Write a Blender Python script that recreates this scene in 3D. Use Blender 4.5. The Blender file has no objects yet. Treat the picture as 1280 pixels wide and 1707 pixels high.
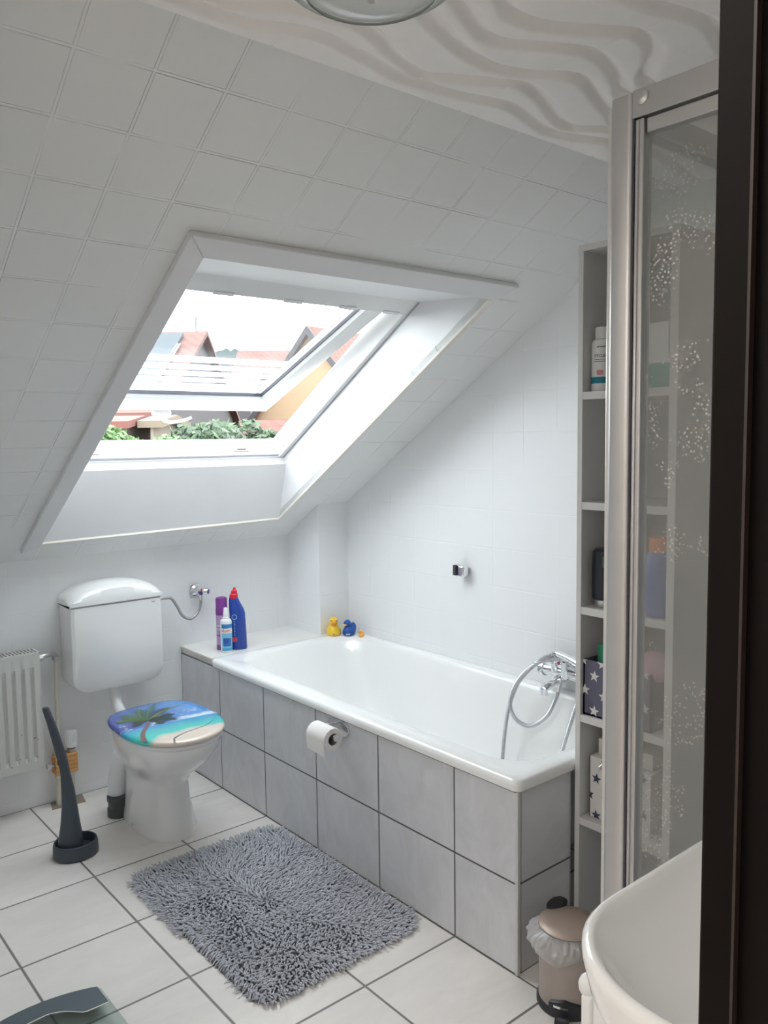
import bpy, bmesh, math, random
import numpy as np
from mathutils import Vector, Matrix, noise
random.seed(7)
rng = np.random.default_rng(7)
SC = bpy.context.scene
COL = SC.collection
PI = math.pi

# ------------------------------------------------------------------ camera
CAM = Vector((-1.590, -3.297, 1.424))
YAW, PIT, ROL, FPX = 0.69688, -0.08806, -0.01334, 1375.85
fw = Vector((math.sin(YAW)*math.cos(PIT), math.cos(YAW)*math.cos(PIT), math.sin(PIT)))
rr = Vector((math.cos(YAW), -math.sin(YAW), 0)); uu = rr.cross(fw)
r2 = rr*math.cos(ROL) + uu*math.sin(ROL); u2 = -rr*math.sin(ROL) + uu*math.cos(ROL)
cd = bpy.data.cameras.new('camera'); cam = bpy.data.objects.new('camera', cd); COL.objects.link(cam)
M4 = Matrix((( r2.x, u2.x, -fw.x, CAM.x), (r2.y, u2.y, -fw.y, CAM.y), (r2.z, u2.z, -fw.z, CAM.z), (0, 0, 0, 1)))
cam.matrix_world = M4
cd.sensor_fit = 'VERTICAL'; cd.sensor_height = 36; cd.lens = 36*FPX/1707
cd.clip_start = .01; cd.clip_end = 1500
SC.camera = cam

# ------------------------------------------------------------------ sky, light, exposure
W = bpy.data.worlds.new('overcast_sky'); SC.world = W; W.use_nodes = True
wn = W.node_tree; wn.nodes.clear()
wo = wn.nodes.new('ShaderNodeOutputWorld'); wb = wn.nodes.new('ShaderNodeBackground')
wb.inputs[0].default_value = (.93, .97, 1, 1); wb.inputs[1].default_value = 8.3
wn.links.new(wb.outputs[0], wo.inputs[0])
SC.view_settings.view_transform = 'Standard'; SC.view_settings.look = 'None'
SC.view_settings.exposure = 0.25; SC.view_settings.gamma = 1; SC.view_settings.use_curve_mapping = False
SC.cycles.max_bounces = 14; SC.cycles.diffuse_bounces = 10; SC.cycles.transparent_max_bounces = 24
SC.cycles.glossy_bounces = 4; SC.cycles.transmission_bounces = 8
SC.cycles.sample_clamp_indirect = 8; SC.cycles.caustics_reflective = False; SC.cycles.caustics_refractive = False
SC.cycles.use_denoising = True

# slope frame: X, distance s up the slope from the knee wall, offset o outwards (towards the sky)
ZK, TS = 0.978, 0.6173
_n = math.hypot(1, TS)
SD = Vector((0, -1, TS))/_n; NN = Vector((0, TS, 1))/_n
def SP(x, s, o=0): return Vector((x, 0, ZK)) + SD*s + NN*o
ZC = 2.164; YC = (ZK-ZC)/TS; XG = 0.731
SCEIL = (ZC-ZK)/SD.z

# the roof window's opening as a sampling portal for the sky's own light
pl = bpy.data.lights.new('sky_portal', 'AREA'); pl.shape = 'RECTANGLE'; pl.size = 1.0; pl.size_y = 1.1
pl.cycles.is_portal = True
po = bpy.data.objects.new('sky_portal', pl); COL.objects.link(po)
po.matrix_world = Matrix.Translation(SP(-.09, .9, .2)) @ Matrix(((1, 0, 0), (0, SD.y, NN.y), (0, SD.z, NN.z))).transposed().to_3x3().transposed().to_4x4()

# fill light added in the hall behind the camera to lift the room's shadows
hl = bpy.data.lights.new('hall_fill_light', 'AREA'); hl.shape = 'DISK'; hl.size = .7; hl.energy = 15; hl.color = (1, .955, .915)
hlo = bpy.data.objects.new('hall_fill_light', hl); COL.objects.link(hlo); hlo.location = (-2.2, -2.5, 2.36)

# ------------------------------------------------------------------ material helpers
def lin(c):
    return tuple((v/12.92 if v <= .04045 else ((v+.055)/1.055)**2.4) for v in (x/255 for x in c))
class NT:
    def __init__(s, name):
        s.m = bpy.data.materials.new(name); s.m.use_nodes = True; s.t = s.m.node_tree
        s.b = s.t.nodes['Principled BSDF']; s.out = s.t.nodes['Material Output']
    def n(s, k, **kw):
        o = s.t.nodes.new(k)
        for a, v in kw.items():
            if hasattr(o, a) and not a.startswith('i_'): setattr(o, a, v)
        return o
    def set(s, sock, v):
        if hasattr(v, 'is_output') or isinstance(v, bpy.types.NodeSocket): s.t.links.new(v, sock)
        else: sock.default_value = v
    def math(s, op, a, b=None, c=None, clamp=False):
        o = s.n('ShaderNodeMath', operation=op); o.use_clamp = clamp
        s.set(o.inputs[0], a)
        if b is not None: s.set(o.inputs[1], b)
        if c is not None: s.set(o.inputs[2], c)
        return o.outputs[0]
    def dot(s, p, v):
        o = s.n('ShaderNodeVectorMath', operation='DOT_PRODUCT'); s.t.links.new(p, o.inputs[0]); o.inputs[1].default_value = v
        return o.outputs['Value']
    def pos(s): return s.n('ShaderNodeNewGeometry').outputs['Position']
    def mix(s, f, a, b):
        o = s.n('ShaderNodeMix', data_type='RGBA'); s.set(o.inputs[0], f)
        s.set(o.inputs[6], a if not isinstance(a, tuple) else (*a[:3], 1)); s.set(o.inputs[7], b if not isinstance(b, tuple) else (*b[:3], 1))
        return o.outputs[2]
    def noise(s, vec, scale, detail=4, rough=.55, dist=0):
        o = s.n('ShaderNodeTexNoise'); o.inputs['Scale'].default_value = scale; o.inputs['Detail'].default_value = detail
        o.inputs['Roughness'].default_value = rough; o.inputs['Distortion'].default_value = dist
        if vec is not None: s.t.links.new(vec, o.inputs['Vector'])
        return o.outputs[0]
    def ramp(s, f, lo, hi):
        o = s.n('ShaderNodeMapRange'); o.inputs[1].default_value = lo; o.inputs[2].default_value = hi; s.set(o.inputs[0], f)
        return o.outputs[0]
    def bump(s, h, strength, dist=.001):
        o = s.n('ShaderNodeBump'); o.inputs['Strength'].default_value = strength; o.inputs['Distance'].default_value = dist
        s.t.links.new(h, o.inputs['Height']); s.t.links.new(o.outputs[0], s.b.inputs['Normal'])
    def base(s, c): s.set(s.b.inputs['Base Color'], (*c[:3], 1) if isinstance(c, tuple) else c)
    def thin(s, base=.04, k=.5, pw_=4.0):    # reflection factor of a thin pane, the same from both sides
        lw_ = s.n('ShaderNodeLayerWeight'); lw_.inputs['Blend'].default_value = .5
        return s.math('ADD', base, s.math('MULTIPLY', s.math('POWER', lw_.outputs['Facing'], pw_), k))
MATS = {}
def mat(name, c, rough=.5, metal=0, spec=.5, coat=0, noise_amt=.04, nscale=30, bump=0):
    """plain painted / plastic / metal surface with a slight procedural variation"""
    if name in MATS: return MATS[name]
    N = NT(name); p = N.n('ShaderNodeTexCoord').outputs['Object']
    f = N.noise(p, nscale)
    a = tuple(max(0, v*(1-noise_amt)) for v in c); b = tuple(min(1, v*(1+noise_amt)) for v in c)
    N.base(N.mix(f, a, b))
    N.b.inputs['Roughness'].default_value = rough; N.b.inputs['Metallic'].default_value = metal
    N.b.inputs['Specular IOR Level'].default_value = spec; N.b.inputs['Coat Weight'].default_value = coat
    if bump: N.bump(f, bump, .002)
    MATS[name] = N.m; return N.m
def tile_mat(name, au, ou, su, av, ov, sv, gw, c1, c2, cg, rough, bdist=.0012, marble=True, gstrength=1.0, wob=.0, patchy=0, nb=0):
    N = NT(name); p = N.pos()
    pw = p
    u = N.math('DIVIDE', N.math('SUBTRACT', N.dot(pw, au), ou), su)
    v = N.math('DIVIDE', N.math('SUBTRACT', N.dot(pw, av), ov), sv)
    def edge(t, size):
        fr = N.math('FRACT', t); d = N.math('MINIMUM', fr, N.math('SUBTRACT', 1.0, fr))
        return N.math('MULTIPLY', d, size)
    d = N.math('MINIMUM', edge(u, su), edge(v, sv))
    if wob: d = N.math('ADD', d, N.math('MULTIPLY', N.math('SUBTRACT', N.noise(p, 60), .5), wob))
    line = N.math('SUBTRACT', 1.0, N.ramp(d, gw*.35, gw*.65))       # 1 in the joint
    if patchy: line = N.math('MULTIPLY', line, N.ramp(N.noise(p, 5.0), .5-patchy, .5+patchy))
    if marble:
        wn_ = N.n('ShaderNodeTexWhiteNoise'); cmb = N.n('ShaderNodeCombineXYZ')
        N.t.links.new(N.math('FLOOR', u), cmb.inputs[0]); N.t.links.new(N.math('FLOOR', v), cmb.inputs[1])
        N.t.links.new(cmb.outputs[0], wn_.inputs['Vector'])
        off = N.n('ShaderNodeVectorMath', operation='MULTIPLY_ADD'); N.t.links.new(wn_.outputs['Color'], off.inputs[0])
        off.inputs[1].default_value = (9, 9, 9); N.t.links.new(p, off.inputs[2])
        rot = N.n('ShaderNodeMapping'); rot.inputs['Rotation'].default_value = (.6, .5, .7); rot.inputs['Scale'].default_value = (1, 2.6, 1.6)
        N.t.links.new(off.outputs[0], rot.inputs[0])
        f = N.ramp(N.noise(rot.outputs[0], 4.0, 6, .6, 1.0), .3, .72)
        base = N.mix(f, c1, c2)
        base = N.mix(N.math('MULTIPLY', wn_.outputs['Value'], .22), base, tuple(x*.86 for x in c1))
    else:
        base = N.mix(N.noise(p, 3.5), c1, c2)
    N.base(N.mix(N.math('MULTIPLY', line, gstrength), base, cg))
    N.b.inputs['Roughness'].default_value = rough
    h = N.math('MULTIPLY', line, -1.0)
    if nb: h = N.math('ADD', h, N.math('MULTIPLY', N.noise(p, 22, 3), nb))
    N.bump(h, 1.0, bdist)
    MATS[name] = N.m; return N.m

X_, Y_, Z_ = (1, 0, 0), (0, 1, 0), (0, 0, 1)
m_floor = tile_mat('floor_tiles', X_, 0, .3305, Y_, -.338, .338, .0065, (.86, .82, .78), (.76, .72, .69), (.22, .205, .2), .27)
m_panel = tile_mat('bath_panel_tiles', Y_, -.338, .338, Z_, 0, .2512, .005, (.69, .695, .72), (.56, .565, .585), (.09, .09, .095), .3)
m_panel_end = tile_mat('bath_panel_end_tiles', X_, 0, .338, Z_, 0, .2512, .005, (.69, .695, .72), (.56, .565, .585), (.09, .09, .095), .3)
WP = (.84, .85, .86); WP2 = (.81, .82, .835)
m_gable = tile_mat('gable_tiles', Y_, -.12, .15, Z_, -.018, .146, .0045, WP, WP2, (.88, .89, .90), .42, .0009, False, .5, .0, .12, .12)
m_knee = tile_mat('knee_wall_tiles', X_, .05, .15, Z_, .04, .146, .004, (.83, .84, .85), (.79, .80, .81), (.85, .86, .87), .45, .0007, False, .3, 0, .12, .12)
m_slope = tile_mat('slope_tiles', X_, -1.185, .1476, tuple(SD), SCEIL-.0404, .1461, .0065, (.81, .815, .805), (.77, .775, .765), (.93, .93, .92), .36, .0034, False, .45, .002, .14, .25)
m_paint = mat('white_paint', (.84, .84, .83), .55, nscale=8)
m_lining = mat('white_lining', (.75, .75, .76), .35, nscale=5)
m_ceil = mat('ceiling_panel', (.90, .87, .85), .7, nscale=20)
m_hall = mat('hall_paint', (.8, .77, .73), .8)
m_cer = mat('white_ceramic', (.82, .82, .815), .12, coat=.3, noise_amt=.01, nscale=3)
m_enam = mat('white_enamel', (.86, .86, .855), .16, coat=.25, noise_amt=.01, nscale=3)
m_wplast = mat('white_plastic', (.78, .79, .8), .28, noise_amt=.01)
m_chrome = mat('chrome', (.82, .83, .85), .12, 1, noise_amt=.02)
m_steel = mat('brushed_steel', (.62, .61, .6), .32, 1, noise_amt=.05)
m_alu = mat('aluminium_profile', (.58, .575, .58), .36, .85, noise_amt=.03)
m_alud = mat('dark_seal', (.045, .045, .06), .5)
m_rad = mat('radiator_enamel', (.6, .6, .575), .4, noise_amt=.03)
m_radd = mat('radiator_grille_dark', (.08, .08, .08), .6)
m_brass = mat('orange_valve_sleeve', (.62, .33, .12), .5, .1, noise_amt=.1)
m_pipe = mat('painted_pipe', (.62, .58, .5), .5, noise_amt=.12, nscale=40)
m_rust = mat('rusty_gap', (.3, .235, .2), .9, noise_amt=.5, nscale=60)
m_brush = mat('slate_plastic', (.052, .066, .085), .42, noise_amt=.05)
m_wood = mat('dark_stained_wood', (.0035, .0018, .0016), .55, spec=.12, noise_amt=.4, nscale=25)
m_woodl = mat('door_frame_seal', (.025, .014, .012), .5)
m_shelf = mat('shelf_board', (.61, .605, .60), .5, noise_amt=.03)
m_shelfin = mat('shelf_inside', (.42, .47, .52), .55, noise_amt=.03)
m_sill = mat('ledge_tiles', (.78, .765, .74), .3, noise_amt=.04)
m_grey_pile = None

# ------------------------------------------------------------------ mesh builder
class MB:
    def __init__(s): s.v = []; s.f = []
    def add(s, vs, fs):
        o = len(s.v); s.v += [Vector(v) for v in vs]; s.f += [tuple(i+o for i in f) for f in fs]; return s
    def box(s, a, b):
        x0, y0, z0 = a; x1, y1, z1 = b
        return s.add([(x0,y0,z0),(x1,y0,z0),(x1,y1,z0),(x0,y1,z0),(x0,y0,z1),(x1,y0,z1),(x1,y1,z1),(x0,y1,z1)],
                     [(0,3,2,1),(4,5,6,7),(0,1,5,4),(1,2,6,5),(2,3,7,6),(3,0,4,7)])
    def hexa(s, p):   # 8 corners, bottom four then top four
        return s.add(p, [(0,3,2,1),(4,5,6,7),(0,1,5,4),(1,2,6,5),(2,3,7,6),(3,0,4,7)])
    def sbox(s, x0, x1, s0, s1, o0, o1):  # box in slope coordinates
        return s.hexa([SP(x0,s0,o0),SP(x1,s0,o0),SP(x1,s1,o0),SP(x0,s1,o0),SP(x0,s0,o1),SP(x1,s0,o1),SP(x1,s1,o1),SP(x0,s1,o1)])
    def loft(s, rings, cap0=True, cap1=True, closed=True):
        o = len(s.v); n = len(rings[0])
        for r in rings: s.v += [Vector(p) for p in r]
        for i in range(len(rings)-1):
            for j in range(n if closed else n-1):
                k = (j+1) % n
                s.f.append((o+i*n+j, o+i*n+k, o+(i+1)*n+k, o+(i+1)*n+j))
        if cap0: s.f.append(tuple(o+j for j in reversed(range(n))))
        if cap1: s.f.append(tuple(o+(len(rings)-1)*n+j for j in range(n)))
        return s
    def tube(s, pts, r, n=12, cap=True, flat=(1, 1)):
        pts = [Vector(p) for p in pts]; m = len(pts)
        rad = [r(i/(m-1)) if callable(r) else r for i in range(m)]
        T = [(pts[min(i+1, m-1)]-pts[max(i-1, 0)]).normalized() for i in range(m)]
        up = Vector((0, 0, 1)) if abs(T[0].z) < .9 else Vector((0, 1, 0))
        a = T[0].cross(up).normalized(); rings = []
        for i in range(m):
            a = (a - T[i]*a.dot(T[i])).normalized(); b = T[i].cross(a)
            rings.append([pts[i] + (a*math.cos(2*PI*k/n)*flat[0] + b*math.sin(2*PI*k/n)*flat[1])*rad[i] for k in range(n)])
        return s.loft(rings, cap, cap)
    def lathe(s, prof, c=(0, 0, 0), axis=(0, 0, 1), n=32, cap=True, sx=1, sy=1):
        ax = Vector(axis).normalized(); up = Vector((0, 0, 1)) if abs(ax.z) < .9 else Vector((0, 1, 0))
        a = ax.cross(up).normalized(); b = ax.cross(a)
        if abs(ax.z) > .99: a, b = Vector((1, 0, 0)), Vector((0, 1, 0))*(1 if ax.z > 0 else -1)
        c = Vector(c)
        return s.loft([[c + ax*h + (a*math.cos(2*PI*k/n)*sx + b*math.sin(2*PI*k/n)*sy)*max(r, 1e-5) for k in range(n)] for r, h in prof], cap, cap)
    def cyl(s, p, q, r, n=20): return s.tube([p, q], r, n)
    def sphere(s, c, r, n=18, m=12, sc=(1, 1, 1), R=None):
        rings = []
        for i in range(m+1):
            t = PI*i/m; rings.append([Vector((math.sin(t)*math.cos(2*PI*k/n)*r*sc[0], math.sin(t)*math.sin(2*PI*k/n)*r*sc[1], -math.cos(t)*r*sc[2])) for k in range(n)])
        if R is not None: rings = [[R @ p for p in q] for q in rings]
        return s.loft([[p+Vector(c) for p in q] for q in rings], False, False)
    def prism(s, poly, axis, h0, h1, M=None):   # polygon (2D) extruded along axis index
        def P(a, b, h):
            v = [0, 0, 0]; o = [i for i in range(3) if i != axis]; v[o[0]] = a; v[o[1]] = b; v[axis] = h
            v = Vector(v); return M @ v if M is not None else v
        return s.loft([[P(a, b, h0) for a, b in poly], [P(a, b, h1) for a, b in poly]])
    def build(s, name, m, parent=None, bevel=0, sharp=35, seg=2, merge=False):
        loc = Vector(parent.get('_loc', (0, 0, 0))) if parent is not None else Vector((0, 0, 0))
        me = bpy.data.meshes.new(name)
        if parent is None and s.v:
            lo = [min(v[i] for v in s.v) for i in range(3)]; hi = [max(v[i] for v in s.v) for i in range(3)]
            loc = Vector(((lo[0]+hi[0])/2, (lo[1]+hi[1])/2, lo[2]))
        me.from_pydata([tuple(v-loc) for v in s.v], [], s.f)
        if merge:
            bm = bmesh.new(); bm.from_mesh(me); bmesh.ops.remove_doubles(bm, verts=bm.verts, dist=1e-5)
            bmesh.ops.recalc_face_normals(bm, faces=bm.faces); bm.to_mesh(me); bm.free()
        else:
            bm = bmesh.new(); bm.from_mesh(me); bmesh.ops.recalc_face_normals(bm, faces=bm.faces); bm.to_mesh(me); bm.free()
        me.polygons.foreach_set('use_smooth', [True]*len(me.polygons))
        me.set_sharp_from_angle(angle=math.radians(sharp))
        o = bpy.data.objects.new(name, me); COL.objects.link(o)
        if m is not None: me.materials.append(m)
        if parent is not None: o.parent = parent
        else: o.location = loc
        o['_loc'] = tuple(loc)
        if bevel:
            b = o.modifiers.new('bevel', 'BEVEL'); b.width = bevel; b.segments = seg; b.limit_method = 'ANGLE'; b.angle_limit = math.radians(40); b.harden_normals = False
        return o
def tag(o, label=None, cat=None, group=None, kind=None):
    if label: o['label'] = label
    if cat: o['category'] = cat
    if group: o['group'] = group
    if kind: o['kind'] = kind
    return o
def thing(name, label, cat, loc, group=None):
    o = bpy.data.objects.new(name, None); COL.objects.link(o); o.location = loc; o.empty_display_size = .05
    o['_loc'] = tuple(loc); return tag(o, label, cat, group)
def struct(name, mb, m, **kw):
    return tag(mb.build(name, m, **kw), kind='structure')
def crom(pts, k=8):
    P = [Vector(p) for p in pts]; P = [P[0]*2-P[1]] + P + [P[-1]*2-P[-2]]; out = []
    for i in range(1, len(P)-2):
        for j in range(k):
            t = j/k; a, b, c, d = P[i-1:i+3]
            out.append(.5*((2*b)+(c-a)*t+(2*a-5*b+4*c-d)*t*t+(3*b-a-3*c+d)*t**3))
    out.append(P[-2]); return out
def resample(pts, step):
    L = [0]
    for a, b in zip(pts, pts[1:]): L.append(L[-1]+(b-a).length)
    n = max(2, int(L[-1]/step)); out = []; j = 0
    for i in range(n+1):
        d = L[-1]*i/n
        while j < len(L)-2 and L[j+1] < d: j += 1
        t = (d-L[j])/max(1e-9, L[j+1]-L[j]); out.append(pts[j].lerp(pts[j+1], min(1, t)))
    return out
def rrect(x0, x1, y0, y1, r, n=10, z=0):
    r = min(r, (x1-x0)/2-1e-4, (y1-y0)/2-1e-4); out = []
    for cx, cy, a in ((x1-r, y1-r, 0), (x0+r, y1-r, 90), (x0+r, y0+r, 180), (x1-r, y0+r, 270)):
        for k in range(n+1):
            t = math.radians(a+90*k/n); out.append(Vector((cx+r*math.cos(t), cy+r*math.sin(t), z)))
    return out
_tc = {}
def text_mb(txt, size, M, depth=.0004, font_bold=False, wrap=None):
    """lettering as mesh; M maps (x right, y up, z out) to world. wrap=radius bends it round a cylinder"""
    cu = bpy.data.curves.new('t', 'FONT'); cu.body = txt; cu.size = size; cu.align_x = 'CENTER'; cu.align_y = 'CENTER'; cu.resolution_u = 2
    if font_bold: cu.offset = size*.02
    ob = bpy.data.objects.new('t', cu); COL.objects.link(ob)
    me = bpy.data.meshes.new_from_object(ob); mb = MB()
    top = []; bm = bmesh.new(); bm.from_mesh(me)
    if wrap: bmesh.ops.triangulate(bm, faces=bm.faces)
    bm.verts.index_update()
    def mp(p, d):
        if wrap: a = p.x/wrap; return M @ Vector((math.sin(a)*(wrap+d), p.y, math.cos(a)*(wrap+d)-wrap))
        return M @ Vector((p.x, p.y, d))
    mb.add([mp(v.co, depth) for v in bm.verts], [tuple(v.index for v in f.verts) for f in bm.faces])
    bm.free(); bpy.data.objects.remove(ob); bpy.data.curves.remove(cu); bpy.data.meshes.remove(me)
    return mb
def frame_m(o, right, up):
    r = Vector(right).normalized(); u = Vector(up).normalized(); z = r.cross(u); o = Vector(o)
    return Matrix(((r.x, u.x, z.x, o.x), (r.y, u.y, z.y, o.y), (r.z, u.z, z.z, o.z), (0, 0, 0, 1)))

# ================================================================== ROOM SHELL
YB = -3.25; XL = -1.3
struct('floor', MB().box((XL-1.4, YB-1, -.1), (XG+.1, .1, 0)), m_floor)
struct('wall_back', MB().box((XL, YB-.1, 0), (XG+.1, YB, ZC+.1)), m_paint)
# right-hand gable wall, following the roof slope
struct('wall_right', MB().prism([(YB-.1, 0), (.1, 0), (.1, ZK-.06+.06), (0, ZK+.06), (YC, ZC+.06), (YB-.1, ZC+.06)], 0, XG, XG+.1), m_gable)
struct('wall_front', MB().box((XL-.1, 0, 0), (XG+.1, .1, ZK+.02)), m_knee)
struct('trim_1', MB().box((.567, -.257, .45), (XG, 0, ZK+.15)).build and MB().hexa([(.567,-.257,.45),(XG,-.257,.45),(XG,0,.45),(.567,0,.45),
        (.567,-.257,ZK+.257*TS+.01),(XG,-.257,ZK+.257*TS+.01),(XG,0,ZK+.01),(.567,0,ZK+.01)]), m_gable)
lw = MB().box((XL-.1, -2.0, 0), (XL, 0, ZC+.1)).box((XL-.1, YB-.1, 2.02), (XL, -2.0, ZC+.1)).box((XL-.1, YB-.1, 0), (XL, -3.21, 2.02))
struct('wall_left', lw, m_paint)
# sloping ceiling with the roof window opening
OX0, OX1 = -.612, .422
sl = MB()
SE = SCEIL + .02
def sq(x0, x1, sa0, sa1, sb0, sb1):    # slab between s at x0 and x1
    sl.hexa([SP(x0,sa0,0),SP(x1,sb0,0),SP(x1,sb1,0),SP(x0,sa1,0),SP(x0,sa0,.03),SP(x1,sb0,.03),SP(x1,sb1,.03),SP(x0,sa1,.03)])
SB0, SB1, ST = .140, .184, 1.712
sq(XL-.05, OX0, -.02, SE, -.02, SE); sq(OX1, XG+.05, -.02, SE, -.02, SE)
sq(OX0, OX1, -.02, SB0, -.02, SB1); sq(OX0, OX1, ST, SE, ST, SE)
slope = struct('ceiling_slope', sl, m_slope)
# moulded ceiling panels (50 cm) with flowing relief
WL = [[(-.99,-1.96),(-.916,-1.959),(-.845,-1.952),(-.77,-1.958),(-.707,-1.988),(-.635,-2.0),(-.556,-1.988),(-.494,-1.978),(-.422,-1.958),(-.357,-1.96),(-.275,-1.967),(-.2,-1.985),(-.116,-1.999),(.006,-1.967),(.103,-1.953),(.249,-2.003),(.45,-2.03),(.72,-1.97)],
 [(-1.1,-1.98),(-.877,-1.99),(-.809,-2.012),(-.752,-2.047),(-.673,-2.07),(-.61,-2.076),(-.541,-2.053),(-.452,-2.011),(-.387,-1.993),(-.33,-2.023),(-.228,-2.073),(-.17,-2.088),(-.076,-2.061),(.042,-2.01),(.102,-2.008),(.178,-2.052),(.4,-2.12),(.72,-2.06)],
 [(-1.2,-2.12),(-.95,-2.16),(-.8,-2.22),(-.65,-2.207),(-.558,-2.18),(-.489,-2.153),(-.395,-2.122),(-.305,-2.11),(-.222,-2.133),(-.152,-2.177),(-.088,-2.183),(.006,-2.146),(.103,-2.113),(.194,-2.089),(.4,-2.18),(.72,-2.15)],
 [(-1.2,-2.2),(-.9,-2.26),(-.75,-2.3),(-.602,-2.279),(-.548,-2.252),(-.477,-2.218),(-.407,-2.189),(-.355,-2.194),(-.291,-2.229),(-.211,-2.267),(-.141,-2.266),(-.038,-2.23),(.042,-2.194),(.25,-2.24),(.72,-2.25)],
 [(-1.2,-2.3),(-.9,-2.38),(-.7,-2.4),(-.533,-2.334),(-.484,-2.303),(-.438,-2.275),(-.381,-2.275),(-.312,-2.302),(-.212,-2.363),(-.147,-2.367),(-.08,-2.335),(.035,-2.257),(.3,-2.33),(.72,-2.33)],
 [(-1.2,-2.42),(-.8,-2.48),(-.6,-2.47),(-.459,-2.416),(-.351,-2.408),(-.285,-2.423),(-.222,-2.452),(-.076,-2.46),(.1,-2.42),(.4,-2.45),(.72,-2.42)]]
segs = []
for k, w in enumerate(WL[:5]):
    c = crom([(a, b, 0) for a, b in w], 5); segs += [(p.x, p.y, q.x, q.y, k) for p, q in zip(c, c[1:])]
    if k < 5:
        segs += [(p.x, p.y-.475, q.x, q.y-.475, k+10) for p, q in zip(c, c[1:])]
        segs += [(p.x, p.y-.95, q.x, q.y-.95, k+20) for p, q in zip(c, c[1:])]
sg = np.array(segs)
nx, ny = 470, 310
gx = np.linspace(XL, XG, nx); gy = np.linspace(YB, YC+.004, ny)
PX, PY = np.meshgrid(gx, gy); PXf, PYf = PX.ravel(), PY.ravel()
hgt = np.zeros(PXf.shape)
for cid in sorted(set(sg[:, 4])):
    best = np.full(PXf.shape, 9.); sgn = np.zeros(PXf.shape)
    for a0, b0, a1, b1, k in sg[sg[:, 4] == cid]:
        dx, dy = a1-a0, b1-b0; L2 = dx*dx+dy*dy+1e-12
        t = np.clip(((PXf-a0)*dx+(PYf-b0)*dy)/L2, 0, 1); ex = PXf-a0-t*dx; ey = PYf-b0-t*dy; d = np.hypot(ex, ey)
        m_ = d < best; best[m_] = d[m_]; sgn[m_] = np.where(ey[m_] > 0, 1, -1)
    dsg = best*sgn      # flowing grooves, one flank steep and one soft
    hgt = np.minimum(hgt, -.020*np.exp(-(np.where(dsg > 0, dsg/.0085, dsg/.019))**2))
for jx in (-1.2, -.7, -.2, .3): hgt -= .0022*np.exp(-((PXf-jx)/.0028)**2)
for jy in (-2.39, -2.89): hgt -= .0022*np.exp(-((PYf-jy)/.0028)**2)
cm = MB(); cm.v = [Vector((x, y, ZC-h)) for x, y, h in zip(PXf, PYf, hgt)]
cm.f = [(j*nx+i, j*nx+i+1, (j+1)*nx+i+1, (j+1)*nx+i) for j in range(ny-1) for i in range(nx-1)]
struct('ceiling', cm, m_ceil, sharp=60)
struct('ceiling_deck', MB().box((XL-.1, YB-.1, ZC+.04), (XG+.1, YC+.01, ZC+.1)), m_paint)
# hall behind the door opening
struct('wall_hall', MB().box((-2.8, -4.3, 0), (-2.7, -1.5, 2.5)).box((-2.8, -1.6, 0), (XL-.1, -1.5, 2.5)).box((-2.8, -4.3, 0), (XL-.1, -4.2, 2.5)).box((XL-.1,-4.3,0),(XL-.08,YB-.1,2.5)), m_hall)
struct('ceiling_hall', MB().box((-2.8, -4.3, 2.4), (XL-.1, -1.5, 2.5)), m_hall)
# dark timber door frame round the opening
df = MB().box((XL-.101, -3.30, 0), (XL-.085, -3.194, 2.06)).box((XL-.0849, -3.2095, 0), (XL+.012, -3.1945, 2.03))
dfo = struct('door_1', df.box((XL-.101, -2.015, 0), (XL+.012, -2.0, 2.03)).box((XL-.101, -3.2, 2.005), (XL+.012, -2.005, 2.02)), m_wood, bevel=.001)
MB().box((XL-.1035, -3.2045, 0), (XL-.1012, -3.2038, 2.03)).build('frame_seal', m_woodl, dfo)

# ================================================================== ROOF WINDOW
wd = thing('roof_window', 'white framed roof window tilted open above the toilet', 'window', SP(-.1, .4, .2))
FO, FO2 = .21, .305            # depth of the fixed frame behind the sloping ceiling
FX0, FX1 = -.592, .40
FS0, FS1 = .375, 1.43
# lining boards
lin_ = thing('window_lining', 'white lining boards and casing of the window recess', 'window lining', SP(-.1, 0, 0))
tag(lin_, kind='structure'); lin_.name = 'window_1'
def quad3(a, b, c, d, out, t=.012):
    out = Vector(out); return MB().hexa([a, b, c, d, a+out*t, b+out*t, c+out*t, d+out*t])
rt = [SP(OX1, SB1, 0), SP(OX1+.0, ST, 0), SP(OX1, 1.425, FO), SP(OX1, .372, FO)]
quad3(*rt, (1, 0, 0)).build('right_board', m_lining, lin_)
lf = [SP(OX0, SB0, 0), SP(OX0, ST, 0), SP(OX0, 1.425, FO), SP(OX0, .372, FO)]
quad3(*lf, (-1, 0, 0)).build('left_board', m_lining, lin_)
quad3(SP(OX0, ST, 0), SP(OX1, ST, 0), SP(OX1, 1.425, FO), SP(OX0, 1.425, FO), (0, 0, 1)).build('head_board', m_lining, lin_)
# lower board curves over at its top
rings = []
for k in range(13):
    t = k/12
    if t < .75:
        u = t/.75; a = SP(OX0, SB0, 0).lerp(SP(OX0, .368, FO-.035), u); b = SP(OX1, SB1, 0).lerp(SP(OX1, .368, FO-.035), u)
    else:
        u = (t-.75)/.25; s_ = .368+.006*u; o_ = FO-.035+.035*u; bulge = .004*math.sin(u*PI)
        a = SP(OX0, s_-bulge, o_); b = SP(OX1, s_-bulge, o_)
    rings.append([a, b, b-SD*.012, a-SD*.012])
MB().loft(rings).build('lower_board', m_lining, lin_)
MB().sbox(OX0-.001, OX1-.001, ST-.0005, ST+.0005, -.001, .0).build('head_joint', m_alud, lin_)
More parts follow.
